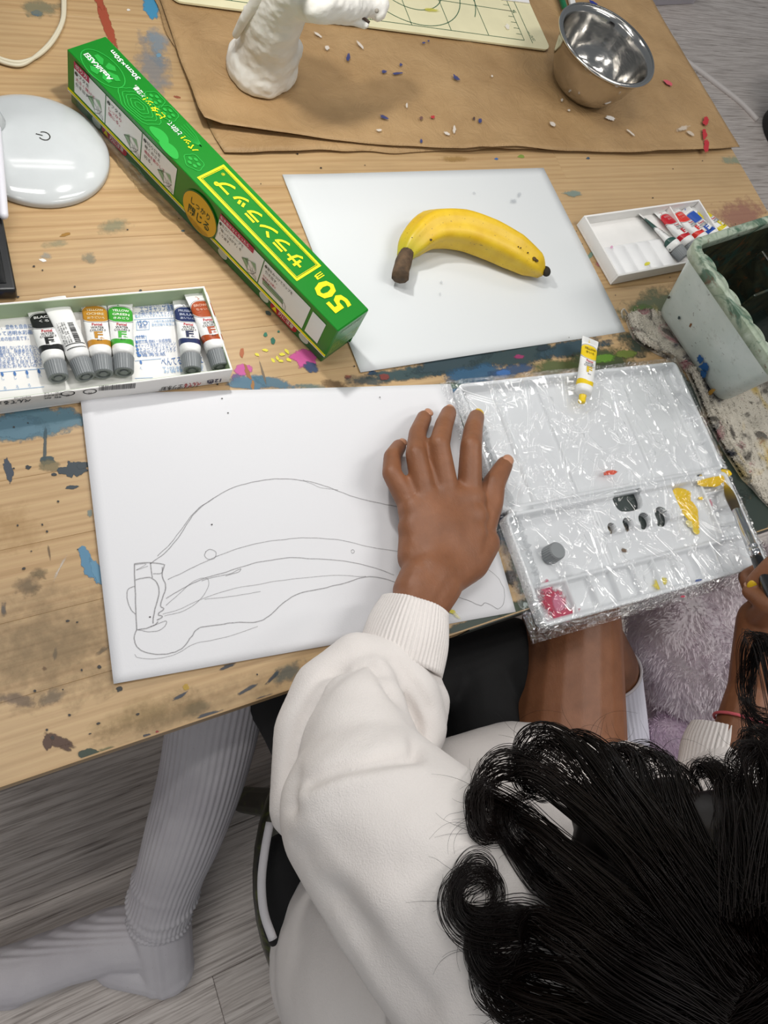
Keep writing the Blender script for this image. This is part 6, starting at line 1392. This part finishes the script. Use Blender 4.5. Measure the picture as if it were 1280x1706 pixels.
# ---- socks
def sock_mat():
    t = NT('white_ribbed_sock'); v = t.coords('Position'); f = t.noise(v, 14, 3); g = t.noise(v, 500, 3)
    c = t.ramp(f, [(.3, lin('c5c0c6')), (.7, lin('d3cfd3'))]); c = t.mix(t.math('MULTIPLY', t.math('GREATER_THAN', g, .72), .5), c, lin('8f888c')); t.l(c, t.b.inputs['Base Color']); t.set(Roughness=.9); t.bump(t.noise(v, 1300, 2), .5, .0008); return t.m
SOCK = sock_mat()
def sock_tube(P, R_, ribs, amp, n=None, folds=None, squash=None, up_=None):
    P = np.asarray(P); n = n or ribs*4; tg = np.gradient(P, axis=0); tg /= np.linalg.norm(tg, axis=1)[:, None]; nv = nrm(np.cross(tg[0], [0, .2, 1.])); V = []
    for i in range(len(P)):
        nv = nrm(nv-tg[i]*np.dot(nv, tg[i])); bv = np.cross(tg[i], nv)
        for k in range(n):
            th = 2*math.pi*k/n; r = R_[i]+amp*(1 if i < len(P)-3 else .2)*math.cos(th*ribs)
            if folds is not None: r += folds(i/(len(P)-1), th)
            V.append(P[i]+r*(math.cos(th)*nv+math.sin(th)*bv))
    m = len(P); Fs = [(i*n+k, i*n+(k+1) % n, (i+1)*n+(k+1) % n, (i+1)*n+k) for i in range(m-1) for k in range(n)]+[tuple(range(n-1, -1, -1)), tuple(range((m-1)*n, m*n))]
    return V, Fs
def lp(keys, k=10):
    Q = spline([np.append(u(px, py, z), r*1.0) for px, py, z, r in keys], k); return Q[:, :3], Q[:, 3]
P, R_ = lp([(378, 1090, .44, .036), (362, 1165, .40, .0385), (352, 1225, .365, .0385), (335, 1300, .30, .0385), (308, 1385, .23, .0372), (285, 1450, .165, .0345), (270, 1500, .118, .0345), (264, 1530, .090, .031), (262, 1550, .075, .022)], 14)
def fold_l(t, th):
    s = 0
    for c, w_, h, ph in ((.66, .012, .0030, .5), (.715, .010, .0026, 2.2), (.765, .011, .0034, 4.), (.81, .010, .0032, 5.), (.85, .010, .0028, 1.), (.89, .010, .0026, 3.)): s += h*math.exp(-((t-c-.022*math.sin(th+ph))/w_)**2)*(.55+.45*math.sin(th+ph*2))
    return s
V1, F1 = sock_tube(P, R_, 44, .0006, 176, fold_l)
S1 = MB().add(V1, F1); leftsock = S1.build('sock', SOCK, person)
# foot of the sock
Ft = MB()
Ft.chain([(u(266, 1515, .100), .0315), (u(270, 1560, .070), .033), (u(274, 1600, .042), .032), (u(279, 1612, .036), .030)], 20)
Ft.chain([(u(255, 1560, .060), .034), (u(190, 1565, .048), .0335), (u(110, 1592, .040), .030), (u(30, 1622, .034), .030), (u(-60, 1640, .028), .026), (u(-120, 1650, .022), .018)], 20)
Ft.chain([(u(272, 1612, .034), .0300), (u(200, 1598, .034), .029)], 18); Ft.chain([(u(20, 1640, .026), .024), (u(-90, 1655, .02), .018)], 16)
fm = remeshed(Ft, .0017, 9); A = mesh_np(fm).astype(float); N = mesh_normals(fm).astype(float)
fd = nrm((u(0, 1610, .03)-u(250, 1570, .05))*[1, 1, 0]); fx = np.array([fd[1], -fd[0], 0]); fx = fx if np.dot(fx, u(100, 1500, .03)-u(100, 1600, .03)) > 0 else -fx
ac = (A-u(100, 1592, .04))@fx; al = (A-u(262, 1540, .08))@fd
m_ = np.clip((ac-.002)/.006, 0, 1)*np.clip((al+.005)/.01, 0, 1); A += N*(.0007*m_*np.cos((ac+.25*(A[:, 2]-.04))*2*math.pi/.0056))[:, None]
A += N*(.0016*np.exp(-((al-.004-.2*ac)/.004)**2)+.0013*np.exp(-((al-.018-.25*ac)/.004)**2))[:, None]
A[:, 2] = np.maximum(A[:, 2], .0012); mesh_set(fm, A)
footm = link('sock_foot', fm, SOCK, leftsock)
MB().tube(spline([u(226, 1560, .077), u(245, 1592, .074), u(262, 1626, .060)], 6), .0007, 6).build('heel_seam', mat('grey_seam', '7d757a', .9), leftsock)
P, R_ = lp([(1010, 1118, .360, .0362), (1015, 1150, .335, .0365), (1026, 1200, .29, .035), (1036, 1250, .245, .033), (1044, 1300, .20, .030)], 12)
P = np.vstack([P, ankR]); R_ = np.append(R_, .030)
V1, F1 = sock_tube(P, R_, 40, .0006, 160); F1 = F1[:-2]; rsock = MB().add(V1, F1).build('sock', cloth_mat('bright_white_sock', 'dcd9e6', 'e4e2ee'), person)
tq = nrm(P[1]-P[0]); xq = nrm(np.cross(tq, [0, 0, 1.])); yq = np.cross(xq, tq); MB().tube([P[0]+.0364*(math.cos(a)*xq+math.sin(a)*yq) for a in np.linspace(0, 2*math.pi, 60)], .0016, 8).build('sock_hem', SOCK, rsock)
Fr = MB(); Fr.chain([(ankR, .030), (ankR-[0, .01, .085], .029), (ankR+[.06, .06, -.102], .026), (ankR+[.10, .11, -.108], .020)], 18); fm = remeshed(Fr, .004, 4); A = mesh_np(fm).astype(float); A[:, 2] = np.maximum(A[:, 2], .0012); mesh_set(fm, A); link('sock_foot', fm, SOCK, rsock)

# ---- pink hair tie on the right wrist
d = nrm(wrR-elR); c = ud(1222, 1200, .690); c = elR+d*np.dot(ud(1215, 1203, .70)-elR, d); x = nrm(np.cross(d, [0, 0, 1.])); y = np.cross(d, x)
setp(MB().tube([c+.0270*(math.cos(a)*x+math.sin(a)*y) for a in np.linspace(0, 2*math.pi, 40)], .0014, 8).build('hair_tie', mat('pink_elastic', 'd4606a', .6), person), 'thin pink elastic band round the right wrist')

# ---- hair
HAIR = NT('dark_brown_hair'); HAIR.b.inputs['Base Color'].default_value = lin('100806'); HAIR.set(Roughness=.42); HAIR.b.inputs['Specular IOR Level'].default_value = .25; HAIR = HAIR.m
HC = MB()
HC.ellip(Hc+hup*.012-fdir*.012, .088, .094, .090, np.array([hrt, fdir, hup]), 30, 18)
HC.chain([(Hc-fdir*.04, .080), (Hc-fdir*.03-hup*.09, .070)], 20)
HC.chain([(ud(1130, 1540, .40), .046), (ud(1040, 1420, .425), .030), (ud(990, 1350, .45), .016)], 18); HC.chain([(ud(1180, 1480, .40), .046), (ud(1120, 1370, .44), .026)], 18)
HC.chain([(ud(1100, 1610, .39), .044), (ud(990, 1650, .40), .030), (ud(900, 1690, .395), .016)], 18); HC.chain([(ud(1265, 1450, .40), .042), (ud(1280, 1390, .43), .020)], 18)
hcm = remeshed(HC, .004, 8); A = mesh_np(hcm).astype(float); N = mesh_normals(hcm).astype(float)
keep = A  # streaky surface relief
A = A+N*np.array([.0016*nz(p[0]*70, p[1]*70, p[2]*20) for p in A])[:, None]; mesh_set(hcm, A)
hair = link('hair', hcm, HAIR, person); hair['label'] = 'long dark brown curly hair'
rs = np.random.RandomState(11)
class Strands:
    def __init__(s): s.V = []; s.F = []; s.n = 0
    def add(s, P, r):
        m = len(P); tg = np.gradient(P, axis=0); tg /= np.linalg.norm(tg, axis=1)[:, None]+1e-12; a = nrm(np.array([.31, .2, .93])); nv = np.cross(tg, a); nv /= np.linalg.norm(nv, axis=1)[:, None]+1e-9; bv = np.cross(tg, nv)
        V = np.stack([P+r[:, None]*(math.cos(t)*nv+math.sin(t)*bv) for t in (0, 2.094, 4.189)], 1).reshape(-1, 3)
        i = np.arange(m-1)[:, None]*3; j = np.arange(3)[None]; F = np.stack([i+j, i+(j+1) % 3, i+3+(j+1) % 3, i+3+j], -1).reshape(-1, 4)+s.n
        s.V.append(V); s.F.append(F); s.n += len(V)
    def build(s, name, par): return mesh(name, np.concatenate(s.V), np.concatenate(s.F), HAIR, par)
def lock(st, keys, n, r0, r1, th=.00033, frizz=.0012, k=7, world=False):
    P = spline(keys, k) if world else over_cloth(spline([ud(*q) for q in keys], k), .003+r1); m = len(P); t = np.linspace(0, 1, m); tg = np.gradient(P, axis=0); tg /= np.linalg.norm(tg, axis=1)[:, None]
    a = np.array([.2, .3, .9]); nv = np.cross(tg, a); nv /= np.linalg.norm(nv, axis=1)[:, None]+1e-9; bv = np.cross(tg, nv)
    w0 = rs.uniform(0, 6.28); wa = (.0026 if n > 1 else .0)*np.sin(math.pi*t)[:, None]; P = P+wa*(np.sin(t*13+w0)[:, None]*nv+np.cos(t*11+w0)[:, None]*bv*.6)
    for _ in range(n):
        an, q = rs.uniform(0, 6.28), math.sqrt(rs.rand()); rad = (r0+(r1-r0)*t)*q; tw = an+rs.normal(0, .5)*t*2
        ph = rs.uniform(0, 6.28, 3); fz = frizz*rs.uniform(.3, 1.3)
        Q = P+(rad*np.cos(tw))[:, None]*nv+(rad*np.sin(tw)*.6)[:, None]*bv + fz*np.stack([np.sin(t*9+ph[0]), np.sin(t*8+ph[1]), np.sin(t*10+ph[2])], 1)
        e = max(8, int(m*(1-.34*rs.rand()**2))); Q = Q[:e]
        st.add(Q, th*np.linspace(1, .35, len(Q)))
from mathutils.bvhtree import BVHTree
BV = BVHTree.FromPolygons([tuple(v) for v in mesh_np(sm_).astype(float)], [tuple(p.vertices) for p in sm_.polygons])
def over_cloth(P, gap=.004):
    out = P.copy()
    for i, p in enumerate(P):
        d = p-CAM; L = np.linalg.norm(d); h = BV.ray_cast(Vector(CAM), Vector(d/L))
        if h[0] is not None and h[3]-gap < L: out[i] = CAM+d/L*(h[3]-gap)
    for _ in range(3): out[1:-1] = .25*out[:-2]+.5*out[1:-1]+.25*out[2:]
    return out
guides = [
 [(1240, 1640, .285), (1110, 1480, .315), (1000, 1370, .365), (920, 1300, .41), (870, 1275, .43), (825, 1285, .435), (797, 1320, .435), (800, 1360, .435), (828, 1378, .43), (852, 1352, .43)],
 [(1240, 1620, .285), (1100, 1440, .33), (1010, 1330, .385), (960, 1260, .42), (915, 1228, .445), (880, 1240, .45), (862, 1275, .45), (880, 1310, .45), (908, 1305, .45), (912, 1278, .45)],
 [(1250, 1610, .285), (1120, 1420, .33), (1040, 1310, .39), (1000, 1250, .43), (960, 1228, .45), (930, 1240, .455), (925, 1275, .455)],
 [(1260, 1600, .285), (1150, 1430, .33), (1085, 1330, .385), (1070, 1275, .425), (1045, 1253, .44), (1015, 1265, .445), (1005, 1300, .44), (1025, 1330, .435)],
 [(1260, 1600, .285), (1170, 1420, .34), (1130, 1330, .39), (1120, 1285, .42), (1095, 1258, .44), (1065, 1258, .445), (1040, 1285, .445), (1050, 1320, .44)],
 [(1230, 1650, .285), (1070, 1530, .31), (960, 1440, .355), (890, 1380, .395), (835, 1345, .415), (800, 1330, .42), (788, 1350, .42), (800, 1385, .41), (828, 1392, .41), (842, 1370, .41)],
 [(1230, 1660, .285), (1060, 1550, .31), (960, 1500, .35), (900, 1450, .385), (865, 1410, .41), (848, 1370, .425), (860, 1335, .43), (900, 1320, .425)],
 [(1210, 1680, 0.285), (1050, 1600, 0.3), (950, 1560, 0.33), (894, 1545, 0.355), (824, 1548, 0.37), (779, 1535, 0.375), (762, 1505, 0.375), (772, 1470, 0.375), (799, 1452, 0.375), (824, 1468, 0.375), (827, 1500, 0.37), (809, 1515, 0.37)],
 [(1200, 1700, 0.285), (1040, 1640, 0.3), (940, 1610, 0.33), (884, 1600, 0.35), (824, 1610, 0.36), (799, 1590, 0.362), (796, 1550, 0.362), (824, 1520, 0.362), (864, 1515, 0.36)],
 [(1190, 1710, 0.285), (1030, 1690, 0.3), (910, 1670, 0.33), (844, 1640, 0.35), (802, 1590, 0.36), (804, 1545, 0.36), (839, 1530, 0.36), (884, 1550, 0.355)],
 [(1190, 1720, 0.285), (1020, 1715, 0.3), (910, 1700, 0.325), (854, 1690, 0.34), (814, 1650, 0.35), (799, 1600, 0.355)],
 [(1260, 1580, .285), (1235, 1430, .335), (1225, 1350, .375), (1222, 1300, .40), (1205, 1275, .415), (1185, 1290, .42)],
 [(1275, 1570, .285), (1260, 1430, .335), (1252, 1350, .375), (1248, 1300, .395), (1262, 1265, .415), (1292, 1258, .42)],
 [(1270, 1580, .285), (1230, 1430, .34), (1215, 1340, .385), (1190, 1290, .41), (1165, 1285, .42), (1150, 1310, .42)],
 [(1280, 1570, .285), (1270, 1420, .34), (1280, 1320, .39), (1270, 1265, .415), (1240, 1250, .42), (1225, 1280, .42), (1240, 1310, .415)],
 [(1300, 1560, .285), (1310, 1400, .34), (1300, 1300, .40), (1275, 1240, .43), (1250, 1228, .44), (1232, 1250, .44)],
 [(1330, 1500, .30), (1330, 1300, .40), (1310, 1180, .47), (1285, 1080, .50), (1262, 1070, .51), (1245, 1105, .515), (1238, 1150, .515), (1255, 1180, .51), (1290, 1190, .505)],
 [(1340, 1480, .30), (1330, 1320, .40), (1300, 1230, .45), (1268, 1210, .46), (1245, 1185, .465), (1240, 1150, .47)],
]
st = Strands()
for g in guides:
    lock(st, g, 56, .018, .0036, frizz=.0006)
    for _ in range(3):
        o_ = rs.normal(0, 9, 2); o2 = rs.normal(0, 7, 2); m = len(g); lock(st, [(x+o_[0]+o2[0]*i/m, y+o_[1]+o2[1]*i/m, z+.002*rs.normal()) for i, (x, y, z) in enumerate(g)], 24, .008, .0022, frizz=.0006)
for q in range(16):                        # in-between locks filling the mass
    i = rs.randint(0, len(guides)-3); g1, g2 = guides[i], guides[i+1]; m = min(len(g1), len(g2))-4; w_ = rs.uniform(.3, .7)
    lock(st, [tuple(np.array(a)*(1-w_)+np.array(b)*w_) for a, b in zip(g1[:m], g2[:m])], 34, .016, .005, frizz=.0007)
for k in range(34):                        # hair falling down the back of the head
    a = -1.35+2.7*k/33; d0 = nrm(-fdir*math.cos(a)+hrt*math.sin(a)); g = []
    for t in np.linspace(0, 1, 8):
        p = Hc+hup*.012-fdir*.012+(hup*math.cos(min(t*2.2, 1.57))+d0*math.sin(min(t*2.2, 1.57)))*.099
        if t > .71: p = p+np.array([0, 0, -1.])*(t-.71)*.42+d0*.012*math.sin(t*9+k)
        g.append(p)
    lock(st, np.array(g), 26, .004, .011, frizz=.002, world=True)
for k in range(26):                        # hair lying over the skull
    a = rs.uniform(2.0, 5.2); g = []
    for t in np.linspace(0, 1, 7):
        d = nrm(hup*math.cos(t*1.75)+(math.cos(a)*hrt-math.sin(a)*0*fdir-abs(math.sin(a))*fdir)*math.sin(t*1.75)); p = Hc+hup*.012-fdir*.012+d*(.0965+.004*rs.rand()); g.append(p)
    lock(st, np.array(g), 26, .004, .013, frizz=.0022, world=True)
setp(st.build('hair_locks', hair), kind='stuff')
fl = Strands()
for k in range(260):
    g = guides[rs.randint(0, len(guides)-2)]; j0 = rs.randint(len(g)//2, len(g)-2); x, y, z = g[j0]; a = rs.uniform(2.2, 5.0); L = rs.uniform(25, 95); c_ = rs.normal(0, 1.2); keys = []
    for t in np.linspace(0, 1, 6): keys.append((x+math.cos(a+c_*t)*L*t, y+math.sin(a+c_*t)*L*t*.9, z-.004+.006*t*rs.rand()))
    lock(fl, keys, 1, .002, .002, .00013, .0004, 5)
setp(fl.build('flyaway_strands', hair), kind='stuff')

# ------------------------------------------------------------------ lilac fleece beside the child
def fleece_mat(name, a, b):
    t = NT(name); f = t.noise(t.coords('Position'), 30, 4); c = t.ramp(f, [(.3, lin(a)), (.7, lin(b))]); t.l(c, t.b.inputs['Base Color']); t.set(Roughness=.95)
    tr = t.n('BsdfTranslucent'); t.l(c, tr.inputs[0]); mx = t.n('MixShader'); mx.inputs[0].default_value = .4; t.l(t.b.outputs[0], mx.inputs[1]); t.l(tr.outputs[0], mx.inputs[2]); t.l(mx.outputs[0], t.out.inputs['Surface']); return t.m
FLE = fleece_mat('lilac_fleece', 'e6dbe2', 'f6f0f2'); FLE2 = fleece_mat('pink_lilac_fleece', 'd3bdd2', 'e0cfdd')
def fleece(name, lab, mb, vox, m_, nt, ln_, flat=.004):
    o = thing(name, lab, 'blanket', np.array(mb.V[0])*[1, 1, 0])
    me = remeshed(mb, vox, 6); A = mesh_np(me).astype(float); N = mesh_normals(me).astype(float); A += N*np.array([.006*nz(*(p*22))+.003*nz(*(p*60)) for p in A])[:, None]; A[:, 2] = np.maximum(A[:, 2], .001); mesh_set(me, A); cloth = link('fleece_cloth', me, m_, o)
    r5 = np.random.RandomState(3); up_ok = np.where((N@(nrm(CAM-A.mean(0))) > .0) & (A[:, 2] > .12))[0]; tf = MB(); V = []; F = []
    pick = r5.choice(up_ok, min(nt, len(up_ok)*6)); 
    for k, i in enumerate(pick):
        p = A[i]+r5.normal(0, vox*.5, 3); w_ = np.array([nz(*(p*30)), nz(*(p*30+9)), nz(*(p*30+17))])*1.6; d = nrm(N[i]*.55+w_+np.array([-.35, -.5, -.1])+r5.normal(0, .25, 3))*ln_*r5.uniform(.6, 1.2); s_ = nrm(np.cross(d, N[i]+[.01, 0, 0]))*ln_*.10; b = len(V)
        V += [p-s_, p+s_, p+d*.6+s_*.6+N[i]*.001, p+d]; F += [(b, b+1, b+2), (b, b+2, b+3)]
    t = mesh('fleece_pile', V, F, m_, cloth, smooth=False); setp(t, kind='stuff'); return o
fb = MB(); fb.chain([(u(1122, 1050, .36), .05), (u(1170, 1095, .34), .06), (u(1250, 1060, .36), .06), (u(1330, 1010, .38), .06)], 20); fb.chain([(u(1150, 1130, .31), .05), (u(1200, 1150, .31), .05), (u(1290, 1130, .33), .06)], 20)
fb.chain([(u(1210, 1000, .38), .035), (u(1290, 960, .40), .04)], 16); c0_ = u(1200, 1120, .30)
fb.chain([(c0_, .07), (np.array([c0_[0]+.02, c0_[1]-.01, .04]), .085)], 20); fb.chain([(u(1290, 1100, .32), .07), (np.array([c0_[0]+.14, c0_[1]+.0, .04]), .08)], 20)
fleece('fleece_blanket', 'fluffy lilac fleece blanket heaped below the palette between the right leg and right arm', fb, .006, FLE, 22000, .0095)
f2 = MB(); q0 = u(1125, 1225, .27)
f2.chain([(u(1108, 1222, .285), .020), (u(1150, 1214, .285), .020)], 14); f2.chain([(u(1108, 1250, .275), .022), (u(1160, 1245, .275), .022)], 14); f2.chain([(q0, .025), (np.array([q0[0]+.01, q0[1]-.02, .03]), .03)], 14)
fleece('fleece_bag', 'small pinkish lilac fleece bag with hem, beside the bright white sock', f2, .004, FLE2, 5000, .005)

flush_text()
